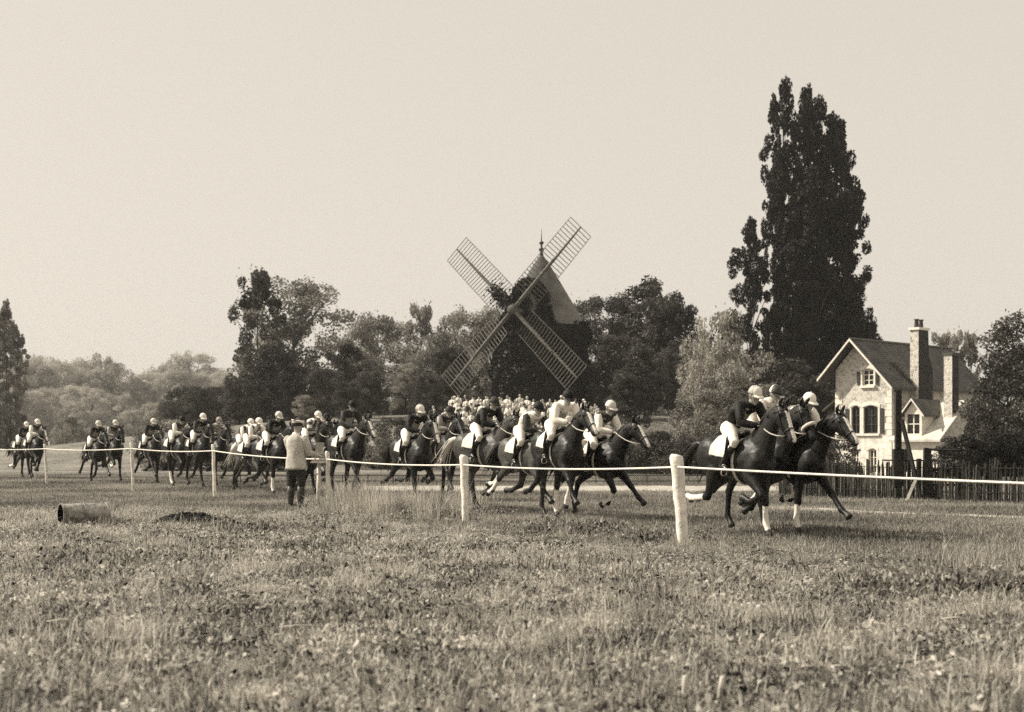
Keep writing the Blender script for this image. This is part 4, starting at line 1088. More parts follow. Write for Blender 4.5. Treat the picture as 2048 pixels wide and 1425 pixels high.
    for q in range(16):
        o = Vector((g.uniform(-.05, .05), g.uniform(-.06, .06), g.uniform(-.05, .06)))
        tail.loft([Vector(tp[1]) + o * .3, Vector(tp[2]) + o, Vector(tp[3]) + o * 1.5, Vector(tp[4]) + o * 2.2 , Vector(tp[5]) + o * 3], [.012, .014, .014, .01, .003], seg=4)
    parts['tail'] = tail.mesh('tail', True)
    mane = MB()
    crest = [(npts[i], r) for i, r in ((0, .30), (1, .285), (2, .205), (3, .155), (4, .12))]
    for q in range(26):
        t = q / 25 * 3.0 + 1; i = min(3, int(t)); u = t - i
        c = crest[i][0].lerp(crest[i+1][0], u); r = crest[i][1] + (crest[i+1][1] - crest[i][1]) * u
        top = c + arch_v * (r - .02); bk = -nd * g.uniform(.05, .14)
        mane.loft([top, top + arch_v * .035 + bk * .4 + Vector((0, -.02, 0)), top + bk + Vector((0, -.075 - g.uniform(0, .03), -.08))], [.03, .028, .006], [.014, .012, .004], seg=6)
    mane.loft([hp(-.02, .1), hp(.08, .12), hp(.18, .115)], [.03, .03, .006], [.015, .02, .005], seg=6)
    parts['mane'] = mane.mesh('mane', True)
    def hloop(s, wgrow, thick, width, tilt=0):
        b = MB(); a = None
        for j in range(len(HS) - 1):
            if HS[j][0] <= s <= HS[j+1][0]:
                t = (s - HS[j][0]) / (HS[j+1][0] - HS[j][0]); u, w, h = [HS[j][q] + (HS[j+1][q] - HS[j][q]) * t for q in (1, 2, 3)]; break
        ring = []
        K = 16
        for q in range(K + 1):
            an = 2 * math.pi * q / K
            ring.append(hp(s + tilt * math.sin(an), u + (h + wgrow) * math.sin(an), (w + wgrow) * math.cos(an)))
        b.loft(ring, [thick] * len(ring), [width] * len(ring), seg=6, cap=False); return b
    br = hloop(.42, .004, .006, .012); br2 = hloop(.08, .006, .006, .012, .04)
    br.v, br.f = br.v, br.f; o_ = len(br.v); br.v += br2.v; br.f += [tuple(i + o_ for i in f) for f in br2.f]
    for s in (1, -1):
        br.loft([hp(-.02, .02, s * .085), hp(.15, .03, s * .108), hp(.30, -.02, s * .09), hp(.46, -.04, s * .07)], [.010, .010, .010, .010], [.004] * 4, seg=5)
        br.ball(hp(.48, -.05, s * .07), .022, 8, 6)
    parts['bridle'] = br.mesh('bridle', True)
    parts['noseband'] = hloop(.38, .022, .028, .030).mesh('noseband', True)
    # saddle cloth draped over the back
    def drape(x0, x1, a0, a1, grow, nx=8, na=14):
        v = []; f = []
        for i in range(nx + 1):
            x = x0 + (x1 - x0) * i / nx; z, h, w = trunk_at(x)
            for j in range(na + 1):
                a = R(a0 + (a1 - a0) * j / na)
                wav = .016 * math.sin(i * 1.9 + j * .5) + .010 * math.sin(j * 1.7 + i)
                q = grow + .012 + wav * (abs(math.cos(a)) ** 2)
                v.append((x, (w + q + .02 * abs(math.cos(a))) * math.cos(a), z + (h + q + .015) * math.sin(a)))
        for i in range(nx):
            for j in range(na):
                a = i * (na + 1) + j; f.append((a, a + 1, a + na + 2, a + na + 1))
        o = len(v); v2 = [(x, y * .965, z - .012) for x, y, z in v]
        m = MB(); m.add(v, f); m.add(v2, [q[::-1] for q in f])
        return m
    parts['saddle_cloth'] = drape(-.30, .14, 8, 172, .010).mesh('saddle_cloth', True)
    sd = MB()
    sd.loft([(-.26, 0, 1.575), (-.18, 0, 1.575), (-.02, 0, 1.545), (.14, 0, 1.555), (.24, 0, 1.59), (.27, 0, 1.60)], [.06, .15, .13, .11, .07, .02], [.02, .035, .03, .03, .045, .02], seg=12, side=(0, 1, 0))
    for s in (1, -1):
        sd.loft([(.05, s * .12, 1.54), (.12, s * .25, 1.42), (.14, s * .30, 1.25), (.12, s * .30, 1.10)], [.03, .02, .016, .010], [.14, .15, .13, .05], seg=8)
    parts['saddle'] = sd.mesh('saddle', True)
    gm = MB(); z, h, w = trunk_at(.22)
    ring = [(.22, (w + .008) * math.cos(2 * math.pi * q / 24), z + (h + .008) * math.sin(2 * math.pi * q / 24)) for q in range(25)]
    gm.loft(ring, [.035] * 25, [.008] * 25, seg=6, cap=False, side=(1, 0, 0)); parts['girth'] = gm.mesh('girth', True)
    for nm, s in (('stirrup', -1), ('stirrup2', 1)):
        t = MB(); t.loft([(.12, s * .30, 1.14), (.10, s * .335, 1.02)], [.012, .012], [.004, .004], seg=5)
        arc = [(.10, s * .335 + .05 * math.cos(a), 1.02 - .045 + .075 * math.sin(a)) for a in [R(q) for q in range(-30, 211, 24)]]
        t.loft(arc + [arc[0]], [.009] * (len(arc) + 1), seg=5); parts[nm] = t.mesh('stirrup', True)
    bit = [hp(.48, -.05, s * .07) for s in (-1, 1)]
    HORSE[pi] = dict(body=me, parts=parts, lift=lift, bit=bit)

for i in range(len(POSES)): build_horse(i)

def coat_mat(name, v, socks=(), blaze=False, sockv=.72):
    m = bpy.data.materials.new(name); m.use_nodes = True
    n, l = m.node_tree.nodes, m.node_tree.links
    b = n['Principled BSDF']; b.inputs['Roughness'].default_value = .48; b.inputs['Specular IOR Level'].default_value = .30
    tc = n.new('ShaderNodeTexCoord'); nz = n.new('ShaderNodeTexNoise'); nz.inputs['Scale'].default_value = 4; nz.inputs['Detail'].default_value = 3
    l.new(tc.outputs['Object'], nz.inputs['Vector'])
    r = n.new('ShaderNodeValToRGB'); r.color_ramp.elements[0].color = tone(v * .7); r.color_ramp.elements[1].color = tone(v * 1.5)
    l.new(nz.outputs['Fac'], r.inputs[0]); cur = r.outputs[0]
    def over(attr, col):
        nonlocal cur
        a = n.new('ShaderNodeAttribute'); a.attribute_name = attr
        mx = n.new('ShaderNodeMix'); mx.data_type = 'RGBA'; l.new(a.outputs['Fac'], mx.inputs['Factor']); l.new(cur, mx.inputs[6]); mx.inputs[7].default_value = tone(col); cur = mx.outputs[2]
    over('points', v * .4)
    for s in socks: over('sock_' + s, sockv)
    if blaze: over('blaze', .7)
    over('hoof', .03)
    l.new(cur, b.inputs['Base Color'])
    nz2 = n.new('ShaderNodeTexNoise'); nz2.inputs['Scale'].default_value = 9
    l.new(tc.outputs['Object'], nz2.inputs['Vector'])
    bp = n.new('ShaderNodeBump'); bp.inputs['Strength'].default_value = .16; bp.inputs['Distance'].default_value = .05
    l.new(nz2.outputs['Fac'], bp.inputs['Height']); l.new(bp.outputs[0], b.inputs['Normal'])
    return m

# ------------------------------------------------------------------ people
def wrinkle(me, amt, sc_):
    for v in me.vertices:
        q = noise.noise_vector((v.co.x * sc_, v.co.y * sc_, v.co.z * sc_ * .6)); v.co += q * amt
    return me

def hand(mb, wrist, palm_dir, fing_dir, side):
    """A closed hand: palm, four curled fingers of unequal length and a thumb on its side."""
    w = Vector(wrist); p = Vector(palm_dir).normalized(); f = Vector(fing_dir).normalized(); s = p.cross(f).normalized()
    mb.loft([w, w + p * .04, w + p * .085], [.022, .040, .038], [.018, .022, .020], seg=8)
    for i, ln in enumerate((.85, 1.0, .95, .75)):
        b = w + p * .08 + s * (.027 - .018 * i)
        mb.loft([b, b + p * .030 * ln + f * .010, b + p * .028 * ln + f * .038, b + p * .004 + f * .045], [.0105, .010, .009, .007], seg=6)
    t = w + p * .03 + s * .03 * side
    mb.loft([t, t + s * .02 * side + p * .025 + f * .012, t + p * .05 + f * .03 + s * .012 * side], [.012, .011, .008], seg=6)

def head_shape(mb, c, fwd, up=(0, 0, 1)):
    c = Vector(c); f = Vector(fwd).normalized(); u = (Vector(up) - f * Vector(up).dot(f)).normalized(); s = u.cross(f)
    def P(a, b, d=0): return c + f * a + u * b + s * d
    mb.loft([P(-.02, .115), P(-.012, .10), P(-.005, .055), P(0, 0), P(.012, -.05), P(.022, -.09), P(.028, -.115)], [.02, .052, .073, .075, .062, .044, .02], [.03, .07, .094, .094, .074, .052, .025], seg=14, side=tuple(s))
    mb.loft([P(.085, .012), P(.105, -.018), P(.116, -.034), P(.085, -.045)], [.010, .013, .017, .012], seg=7)      # nose
    mb.loft([P(.078, .028, -.045), P(.092, .03, 0), P(.078, .028, .045)], [.012, .014, .012], seg=6)               # brow
    mb.loft([P(.072, -.072, -.025), P(.086, -.072, 0), P(.072, -.072, .025)], [.009, .011, .009], seg=6)           # lips
    mb.ball(P(.055, -.105), .028, 8, 6)                                                                           # chin
    for q in (1, -1): mb.loft([P(-.01, .03, q * .073), P(-.018, .0, q * .086), P(-.005, -.035, q * .074)], [.012, .016, .010], seg=6)

JOCKEY = {}
def build_jockey(key, crouch):
    """crouch 0 sits up, 1 lies along the neck. Coordinates are those of the horse."""
    hip = Vector((-.10, 0, 1.70 - .02 * (1 - crouch)))
    lean = R(58 - 30 * crouch) if crouch < .2 else R(49 - 18 * crouch)      # torso elevation
    td = Vector((math.cos(lean), 0, math.sin(lean))); TL = .50
    ch = hip + td * TL * .62 + Vector((-.02, 0, .03)); sh = hip + td * TL
    neck = sh + Vector((math.cos(lean - .1), 0, math.sin(lean - .1))) * .07
    hc = neck + Vector((.075, 0, .085))
    fwd = Vector((.93, 0, -.36)).normalized()
    sd = {s: sh + Vector((0, s * .185, -.02)) for s in (1, -1)}
    el = {s: sh + Vector((.10, s * .25, -.27)) for s in (1, -1)}
    ha = {s: Vector((.60, s * .075, 1.66 + .04 * (1 - crouch))) for s in (1, -1)}
    kn = {s: Vector((.29, s * .285, 1.44)) for s in (1, -1)}
    an = {s: Vector((.04, s * .325, 1.10)) for s in (1, -1)}
    toe = {s: Vector((.20, s * .35, 1.035)) for s in (1, -1)}
    b = MB()
    head_shape(b, hc, fwd)
    b.loft([sh, neck, hc + Vector((-.01, 0, -.06))], [.06, .055, .05], seg=10)
    b.loft([hip, hip.lerp(sh, .5), sh], [.12, .12, .15], [.10, .10, .10], seg=12, side=(0, 1, 0))
    for s in (1, -1):
        b.loft([sd[s], sd[s].lerp(el[s], .5), el[s], el[s].lerp(ha[s], .4), ha[s]], [.05, .045, .036, .035, .024], seg=8)
        hp_ = hip + Vector((0, s * .1, 0))
        b.loft([hp_, hp_.lerp(kn[s], .5), kn[s], kn[s].lerp(an[s], .35), an[s]], [.09, .075, .055, .052, .034], seg=8)
        b.loft([an[s] + Vector((-.04, 0, -.01)), an[s].lerp(toe[s], .5), toe[s]], [.03, .035, .025], seg=8)
    body = remesh(b, .016, 2, 'rider_body')
    hm = MB()
    for s in (1, -1): hand(hm, ha[s], (ha[s] - el[s]), (-.3, -.2 * s, -.9), -s)
    bm = bmesh.new(); bm.from_mesh(body); h_me = hm.mesh('h', True); bm.from_mesh(h_me); bm.to_mesh(body); bm.free(); body.shade_smooth()
    eyes = MB()
    u = (Vector((0, 0, 1)) - fwd * fwd.z).normalized()
    for s in (1, -1): eyes.ball(hc + fwd * .086 + u * .006 + Vector((0, s * .032, 0)), .010, 8, 6)
    # jacket
    j = MB()
    j.loft([hip + td * -.03, hip + td * .03, hip + td * .16 + Vector((-.03, 0, .025)), ch + Vector((-.02, 0, .02)), sh + td * -.03, sh + td * .04, sh + td * .08], [.10, .15, .165, .185, .17, .11, .065], [.09, .118, .125, .132, .115, .085, .065], seg=16, side=(0, 1, 0))
    for s in (1, -1): j.ball(sd[s] + Vector((0, -.02 * s, .0)), (.085, .075, .08))
    jk = wrinkle(wrinkle(remesh(j, .018, 3, 'jacket'), .016, 8), .008, 22)
    sl = []
    for s in (1, -1):
        a = MB()
        a.loft([sd[s] + Vector((0, -s * .03, .02)), sd[s], sd[s].lerp(el[s], .35), sd[s].lerp(el[s], .75), el[s], el[s].lerp(ha[s], .3), el[s].lerp(ha[s], .65), el[s].lerp(ha[s], .88), el[s].lerp(ha[s], .92)],
               [.06, .078, .077, .072, .064, .062, .054, .038, .03], seg=12)
        sl.append(wrinkle(a.mesh('sleeve', True), .016, 15))
    br = MB()
    br.ball(hip + Vector((-.02, 0, -.02)), (.15, .165, .13))
    br.loft([hip - td * .06, hip + td * .06], [.15, .15], [.12, .115], seg=14, side=(0, 1, 0))
    for s in (1, -1):
        hp_ = hip + Vector((-.01, s * .095, -.02))
        br.loft([hp_, hp_.lerp(kn[s], .35), hp_.lerp(kn[s], .75), kn[s], kn[s].lerp(an[s], .22)], [.125, .112, .088, .072, .058], seg=12)
    bre = wrinkle(remesh(br, .02, 3, 'breeches'), .008, 11)
    bo = []
    for s in (1, -1):
        a = MB(); k2 = kn[s].lerp(an[s], .16)
        a.loft([k2, k2.lerp(an[s], .02), k2.lerp(an[s], .3), k2.lerp(an[s], .7), an[s], an[s] + Vector((.0, 0, -.04))], [.05, .062, .064, .050, .043, .038], seg=12)
        a.loft([an[s] + Vector((-.06, 0, -.025)), an[s] + Vector((-.02, 0, -.03)), an[s].lerp(toe[s], .45) + Vector((0, 0, -.01)), toe[s], toe[s] + Vector((.03, 0, 0))], [.02, .038, .042, .036, .012], [.02, .042, .042, .026, .010], seg=10)
        bo.append(a.mesh('boot', True))
    c = MB(); uv = u; sv = Vector((0, 1, 0))
    pts, ra = [], []
    for i in range(8):
        t = i / 7; pts.append(hc + uv * (.035 + .125 * math.sin(t * math.pi / 2)) - fwd * .012); ra.append(.112 * math.cos(t * math.pi / 2 * .97) ** .8 + .002)
    c.loft(pts, [r * .9 for r in ra], ra, seg=18, side=(0, 1, 0))
    c.ball(hc + uv * .163 - fwd * .012, .012, 8, 6)
    pk = MB(); pv = []; K = 12
    for k in range(K + 1):
        a = R(-62 + 124 * k / K)
        base = hc + uv * .045 - fwd * .012 + fwd * (.108 * math.cos(a)) + sv * (.098 * math.sin(a))
        tip = base + fwd * (.085 * math.cos(a)) + sv * .02 * math.sin(a) - uv * .022
        pv += [base, tip, tip - uv * .008, base - uv * .010]
    pk.add(pv, [(4*k+i, 4*k+(i+1) % 4, 4*k+4+(i+1) % 4, 4*k+4+i) for k in range(K) for i in range(4)] + [(0, 1, 2, 3), (4*K+3, 4*K+2, 4*K+1, 4*K)])
    JOCKEY[key] = dict(body=body, eyes=eyes.mesh('eyes', True), jacket=jk, sleeves=sl, breeches=bre, boots=bo, cap=c.mesh('cap', True), peak=pk.mesh('peak', True), hands=ha)

build_jockey('low', 1.0)
build_jockey('mid', .5)
build_jockey('up', 0.0)

def stripe_mat(name, a, b, scale, axis='y', rough=.6):
    m = bpy.data.materials.new(name); m.use_nodes = True
    n, l = m.node_tree.nodes, m.node_tree.links; bs = n['Principled BSDF']; bs.inputs['Roughness'].default_value = rough
    tc = n.new('ShaderNodeTexCoord'); sp = n.new('ShaderNodeSeparateXYZ'); l.new(tc.outputs['Object'], sp.inputs[0])
    mu = n.new('ShaderNodeMath'); mu.operation = 'MULTIPLY'; mu.inputs[1].default_value = scale; l.new(sp.outputs[{'x': 0, 'y': 1, 'z': 2}[axis]], mu.inputs[0])
    si = n.new('ShaderNodeMath'); si.operation = 'SINE'; l.new(mu.outputs[0], si.inputs[0])
    gt = n.new('ShaderNodeMath'); gt.operation = 'GREATER_THAN'; gt.inputs[1].default_value = 0; l.new(si.outputs[0], gt.inputs[0])
    mx = n.new('ShaderNodeMix'); mx.data_type = 'RGBA'; l.new(gt.outputs[0], mx.inputs['Factor']); mx.inputs[6].default_value = tone(a); mx.inputs[7].default_value = tone(b)
    l.new(mx.outputs[2], bs.inputs['Base Color']); MATS[name] = m
    return m
SK = mat('skin', .34, rough=.6, var=.1, scale=12)
EY = mat('eye_dark', .01, rough=.2)
S = {'W': mat('silk_white', .82, rough=.5, var=.04, scale=8), 'K': mat('silk_black', .012, rough=.7, spec=.25), 'D': mat('silk_dark', .03, rough=.7), 'G': mat('silk_grey', .28, rough=.5),
     'P': mat('silk_pale', .62, rough=.5, var=.06), 'S': stripe_mat('silk_striped', .03, .8, 46, 'y'), 'B': stripe_mat('silk_braced', .8, .03, 30, 'y'), 'Q': stripe_mat('cap_quartered', .03, .7, 22, 'x'), 'H': stripe_mat('sleeve_hoops', .8, .05, 34, 'z'),
     'C': stripe_mat('cap_light_quarters', .36, .74, 26, 'x')}
BREECH = mat('white_breeches', .84, rough=.7, var=.05, scale=10)
BOOT = mat('boot_leather', .012, rough=.3, spec=.5)
LEATHER = mat('leather', .03, rough=.45)
REIN = mat('pale_rein', .5, rough=.7)
CLOTH = mat('saddle_linen', .60, rough=.8, var=.05, scale=9)
FLEECE = mat('fleece', .78, rough=1, bump=1.0, bscale=90)
HAIR = mat('horse_hair', .012, rough=.45)
STEEL = mat('steel', .4, rough=.3)

def place(pxv, d, t, pose, ride, coat, cap, jacket, sleeve, hl, jl, socks=(), blaze=False, fleece=False, cloth=True, dx=0.0, tail='dark', sc_=.96, peak=None):
    H = HORSE[pose]; J = JOCKEY[ride]
    t += 11 - max(0, 700 - pxv) / 700 * 9
    a = R(-t)
    x = px(pxv, d) - .36 * math.cos(a) + dx; y = d - .36 * math.sin(a)
    z = gz(x, y)
    h = thing('race_horse', (x, y, z + H['lift'] * sc_), a, hl, 'horse', 'galloping race horses', sc_)
    cm = coat_mat('coat', coat * .30 if coat < .05 else coat * .7, socks, blaze)
    link('body', H['body'], cm, h)
    P = H['parts']
    link('tail', P['tail'], HAIR if tail == 'dark' else mat('grey_hair', .5, rough=.6), h); link('mane', P['mane'], HAIR, h)
    link('bridle', P['bridle'], LEATHER, h)
    if fleece: link('noseband', P['noseband'], FLEECE, h)
    link('saddle', P['saddle'], LEATHER, h); link('girth', P['girth'], REIN, h)
    if cloth: link('saddle_cloth', P['saddle_cloth'], CLOTH, h)
    link('stirrup', P['stirrup'], STEEL, h); link('stirrup', P['stirrup2'], STEEL, h)
    for i, s in enumerate((-1, 1)):
        r = MB(); A = H['bit'][i]; B = J['hands'][s] + Vector((.07, 0, -.01)); mid = (A + B) / 2 + Vector((0, s * .06, -.03))
        r.loft([A, A.lerp(mid, .5) + Vector((0, s * .02, -.01)), mid, mid.lerp(B, .5) + Vector((0, s * .015, 0)), B], [.010] * 5, [.004] * 5, seg=5, side=(0, 0, 1)); link('rein', r.mesh('rein', True), REIN, h)
    j = thing('person', (x, y, z + H['lift'] * sc_), a, jl, 'jockey', 'jockeys in the race', sc_)
    bo = link('body', J['body'], SK, j); link('eyes', J['eyes'], EY, bo)
    link('jacket', J['jacket'], S[jacket], j)
    for q in J['sleeves']: link('sleeve', q, S[sleeve], j)
    link('breeches', J['breeches'], BREECH, j)
    for q in J['boots']: link('boot', q, BOOT, j)
    co = link('cap', J['cap'], S[cap], j); link('peak', J['peak'], S[peak or cap], co)

place(1506, 20.6, 49, 3, 'mid', .03, 'C', 'K', 'K', 'dark bay horse in front on the rope side, white saddle cloth lit by sun', 'jockey in black jacket and light peaked cap, nearest of the leading three', socks=('hr', 'fl'), blaze=True)  # extra white socks stand in for sunlit highlights on the legs
place(1548, 21.7, 50, 1, 'mid', .022, 'Q', 'P', 'W', 'dark horse in the middle of the leading three, facing the camera with fleece noseband', 'jockey with dark and light quartered cap, middle of the leading three', socks=('fl',), fleece=True)
place(1610, 21.5, 48, 0, 'low', .026, 'W', 'W', 'W', 'dark horse farthest ahead of all, one foreleg stretched out', 'jockey all in white crouched low on the farthest-ahead horse', socks=('hl', 'fr'), blaze=True)  # here too, added sock white in place of sunlit leg highlights
place(1218, 26.0, 44, 2, 'mid', .02, 'P', 'D', 'W', 'dark horse with one white bandaged foreleg reaching far forward', 'jockey with white sleeves, dark waistcoat and pale peaked cap', socks=('fr', 'hr'), blaze=True)
place(1134, 25.2, 54, 4, 'mid', .03, 'K', 'W', 'W', 'dark horse turned to the camera under the rider in white and black cap', 'jockey in white jacket and black cap in the middle bunch', socks=('fl', 'hl'), blaze=True)
place(1072, 26.6, 48, 5, 'low', .07, 'K', 'W', 'D', 'bay horse with sunlit rump between two white-jacketed riders', 'jockey in white jacket with dark sleeves bent low in the middle bunch', socks=('hr',))
place(986, 28.4, 40, 6, 'mid', .06, 'D', 'K', 'K', 'bay horse with pale curled tail behind the second white post', 'jockey in black jacket and dark cap against the crowd', tail='pale', socks=('fr',))
place(838, 30.6, 50, 8, 'mid', .028, 'C', 'K', 'K', 'dark horse with high head coming on below the crowd edge', 'jockey in black jacket and light peaked cap beside the crowd', blaze=True)
place(896, 33.5, 56, 4, 'low', .025, 'D', 'D', 'G', 'horse half hidden behind the high-headed dark horse', 'dark jockey mostly hidden behind the high-headed horse', cloth=False)
place(708, 34.5, 46, 4, 'up', .03, 'K', 'D', 'D', 'dark horse under the upright rider beside the tall grass', 'upright jockey in dark jacket and black cap near the official', blaze=True)
place(633, 38.0, 44, 1, 'low', .035, 'W', 'S', 'H', 'horse hidden behind the standing official', 'jockey in striped jacket and white cap behind the official')
place(652, 39.6, 48, 3, 'mid', .03, 'K', 'K', 'D', 'horse just beyond the striped rider by the signal box', 'jockey in black cap just beyond the striped rider')
place(556, 37.6, 42, 0, 'mid', .03, 'P', 'K', 'K', 'dark horse running left of the official with white cloth', 'jockey in black jacket and pale cap left of the official', socks=('fr',))
place(515, 40.0, 44, 7, 'low', .09, 'W', 'B', 'W', 'horse with bright rump in the pair behind the black-jacketed rider', 'jockey in white braced jacket and white cap, front of the pair', tail='pale')
place(499, 41.6, 46, 2, 'low', .03, 'W', 'B', 'B', 'dark horse on the far side of the bright-rumped pair', 'jockey in white striped jacket and white cap, rear of the pair')
place(437, 45.6, 46, 8, 'mid', .03, 'G', 'G', 'H', 'dark horse half hidden between the third post and the riders', 'jockey in grey patterned jacket and grey cap')
place(405, 43.6, 50, 1, 'mid', .03, 'W', 'K', 'D', 'dark horse directly left of the slim white post', 'jockey in black jacket with white cap left of the slim white post')
place(362, 44.6, 46, 6, 'low', .03, 'K', 'D', 'W', 'dark horse with white cloth behind the black-capped rider with white sleeves', 'jockey in black cap with white sleeves', socks=('hr',))
place(306, 48.0, 52, 5, 'mid', .025, 'P', 'K', 'K', 'single dark horse between two pale posts', 'single jockey in black jacket and pale cap between two pale posts')
place(196, 49.0, 52, 2, 'mid', .025, 'P', 'K', 'D', 'dark horse in front of the third-last pair with a bright cloth', 'jockey in black jacket and pale cap, front rider of the pair by the conical shrub')
place(230, 51.0, 50, 3, 'mid', .025, 'P', 'D', 'G', 'dark horse on the far side of the pair by the conical shrub', 'jockey in dark jacket with grey sleeves, far rider of the pair by the shrub', socks=('fr',))
place(74, 54.0, 48, 6, 'mid', .022, 'W', 'D', 'W', 'dark horse second from last in the field', 'jockey with white sleeves and white cap, second from last', blaze=True)
place(52, 56.0, 46, 0, 'mid', .03, 'W', 'K', 'K', 'last horse of the field at the left edge', 'jockey in black with white cap on the last horse', socks=('hr',))

# ------------------------------------------------------------------ the official seen from behind
def build_official():
    d = 29.9; x = px(592, d); z = gz(x, d) + .02
    T = thing('person', (x, d, z), R(-22), 'man in pale coat and flat cap standing with his back turned at a box', 'man', None, 1.06)
    # local: +y is where he faces (away from the camera), arms reach to the box at his right (+x)
    hipz = .90
    b = MB()
    head_shape(b, (0.02, .04, 1.60), (.35, .93, -.12))
    b.loft([(0, .0, 1.40), (0, .01, 1.47), (.01, .02, 1.54)], [.06, .055, .052], seg=10)
    b.loft([(0, 0, .88), (0, -.01, 1.1), (0, 0, 1.3), (0, 0, 1.42)], [.14, .13, .16, .10], [.10, .10, .11, .08], seg=12, side=(1, 0, 0))
    sh = {1: Vector((.19, .01, 1.37)), -1: Vector((-.19, .01, 1.37))}
    el = {1: Vector((.27, .06, 1.10)), -1: Vector((-.20, .12, 1.12))}
    ha = {1: Vector((.36, .26, 1.04)), -1: Vector((.10, .36, 1.08))}
    for s in (1, -1):
        b.loft([sh[s], el[s], ha[s]], [.05, .04, .028], seg=8)
        b.loft([(s * .09, 0, .9), (s * .10, .01, .5), (s * .11, -.02, .08)], [.085, .055, .04], seg=8)
    body = remesh(b, .017, 2, 'official_body')
    hm = MB()
    for s in (1, -1): hand(hm, ha[s], ha[s] - el[s], (.1, .2, -.9), -s)
    bm = bmesh.new(); bm.from_mesh(body); bm.from_mesh(hm.mesh('h', True)); bm.to_mesh(body); bm.free(); body.shade_smooth()
    link('body', body, SK, T)
    c = MB()
    c.loft([(0, 0, .76), (0, 0, .78), (0, 0, .95), (0, 0, 1.08), (0, 0, 1.24), (0, 0, 1.36), (0, 0, 1.42), (.0, .01, 1.47)], [.20, .235, .215, .195, .21, .205, .14, .07], [.15, .175, .165, .145, .15, .14, .11, .075], seg=18, side=(1, 0, 0))
    for s in (1, -1): c.ball(sh[s], (.075, .08, .08))
    link('coat', wrinkle(remesh(c, .02, 3, 'coat'), .016, 7), mat('coat_cloth', .46, rough=.9, var=.12, scale=6, bump=.3, bscale=30), T)
    for s in (1, -1):
        a = MB(); a.loft([sh[s] + Vector((-s * .03, 0, .03)), sh[s], sh[s].lerp(el[s], .5), el[s], el[s].lerp(ha[s], .5), el[s].lerp(ha[s], .85), el[s].lerp(ha[s], .88)], [.06, .085, .082, .072, .062, .052, .03], seg=12)
        link('sleeve', wrinkle(a.mesh('sleeve', True), .012, 12), MATS['coat_cloth'], T)
    col = MB(); col.loft([(0, .0, 1.43), (0, .01, 1.46), (.005, .012, 1.50)], [.085, .078, .07], [.09, .082, .074], seg=14, side=(1, 0, 0)); link('collar', col.mesh('collar', True), S['W'], T)
    t = MB(); t.ball((0, 0, .86), (.18, .14, .14))
    for s in (1, -1): t.loft([(s * .09, 0, .86), (s * .105, .0, .66), (s * .11, .01, .48), (s * .112, -.0, .38)], [.115, .11, .088, .07], seg=12)
    link('trousers', wrinkle(remesh(t, .02, 3, 'trousers'), .010, 9), mat('dark_serge', .03, rough=.9), T)
    for s in (1, -1):
        a = MB(); a.loft([(s * .112, 0, .44), (s * .112, 0, .43), (s * .112, -.01, .30), (s * .115, -.015, .12), (s * .115, -.01, .05), (s * .115, -.01, 0)], [.06, .075, .074, .056, .052, .05], seg=12)
        a.loft([(s * .115, -.07, .045), (s * .118, -.03, .05), (s * .125, .08, .05), (s * .13, .17, .035), (s * .13, .21, .03)], [.03, .045, .048, .045, .02], [.035, .05, .05, .035, .02], seg=10, side=(1, 0, 0))
        link('boot', a.mesh('boot', True), mat('gaiter', .045, rough=.5), T)
    cp = MB(); cc = Vector((.015, .025, 1.66)); tl = Vector((.02, .06, 0))
    cp.loft([cc + Vector((0, 0, -.03)), cc, cc + Vector((.0, 0, .045)), cc + Vector((.01, .01, .055)), cc + Vector((.01, .01, .08)), cc + Vector((.01, .01, .088))], [.098, .10, .10, .135, .125, .02], [.108, .11, .11, .145, .135, .02], seg=20, side=(1, 0, 0))
    k = link('cap', cp.mesh('cap', True), mat('cap_top', .75, rough=.8), T)
    bn = MB(); bn.loft([cc + Vector((0, 0, -.028)), cc + Vector((0, 0, -.028)), cc + Vector((0, 0, .04)), cc + Vector((0, 0, .04))], [.09, .104, .104, .09], [.1, .114, .114, .1], seg=20, side=(1, 0, 0), cap=False); link('cap_band', bn.mesh('cap_band', True), mat('cap_band', .02), k)
    pk = MB(); f = Vector((.35, .93, 0)).normalized(); s_ = Vector((f.y, -f.x, 0)); pv = []
    for q in range(9):
        a = R(-60 + 15 * q); bb = cc + f * .108 * math.cos(a) + s_ * .1 * math.sin(a) + Vector((0, 0, -.02)); tt = bb + f * .07 * math.cos(a) + Vector((0, 0, -.025)); pv += [bb, tt, tt - Vector((0, 0, .007)), bb - Vector((0, 0, .008))]
    pk.add(pv, [(4*i+j, 4*i+(j+1) % 4, 4*i+4+(j+1) % 4, 4*i+4+j) for i in range(8) for j in range(4)]); link('peak', pk.mesh('peak', True), MATS['cap_band'], k)
    # signal box on its own stand, in front of him
    bx = px(638, 30.9); B = thing('signal_box', (bx, 30.9, gz(bx, 30.9)), R(-10), 'grey box on a white wooden stand under the hands of the official', 'signal box')
    gm = mat('grey_box', .30, var=.15, rough=.6); wp = MATS['worn_white_paint']
    m = MB(); m.loft([(-.02, 0, -.1), (0, 0, .98)], [.048, .042], seg=8); link('stand', m.mesh('stand', True), wp, B)
    m = MB(); m.box((-.13, -.12, .985), (.17, .12, 1.15)); link('case', m.mesh('case'), gm, B)
    m = MB(); m.box((-.10, .06, 1.154), (.09, .09, 1.40)); link('lid', m.mesh('lid'), gm, B)
    m = MB(); m.loft([(.12, -.05, 1.15), (.12, -.05, 1.26), (.16, -.05, 1.3)], [.012, .012, .02], seg=7); link('crank', m.mesh('crank', True), STEEL, B)
    m = MB(); m.box((-.15, -.14, .955), (.19, .14, .983)); link('shelf', m.mesh('shelf'), wp, B)
build_official()

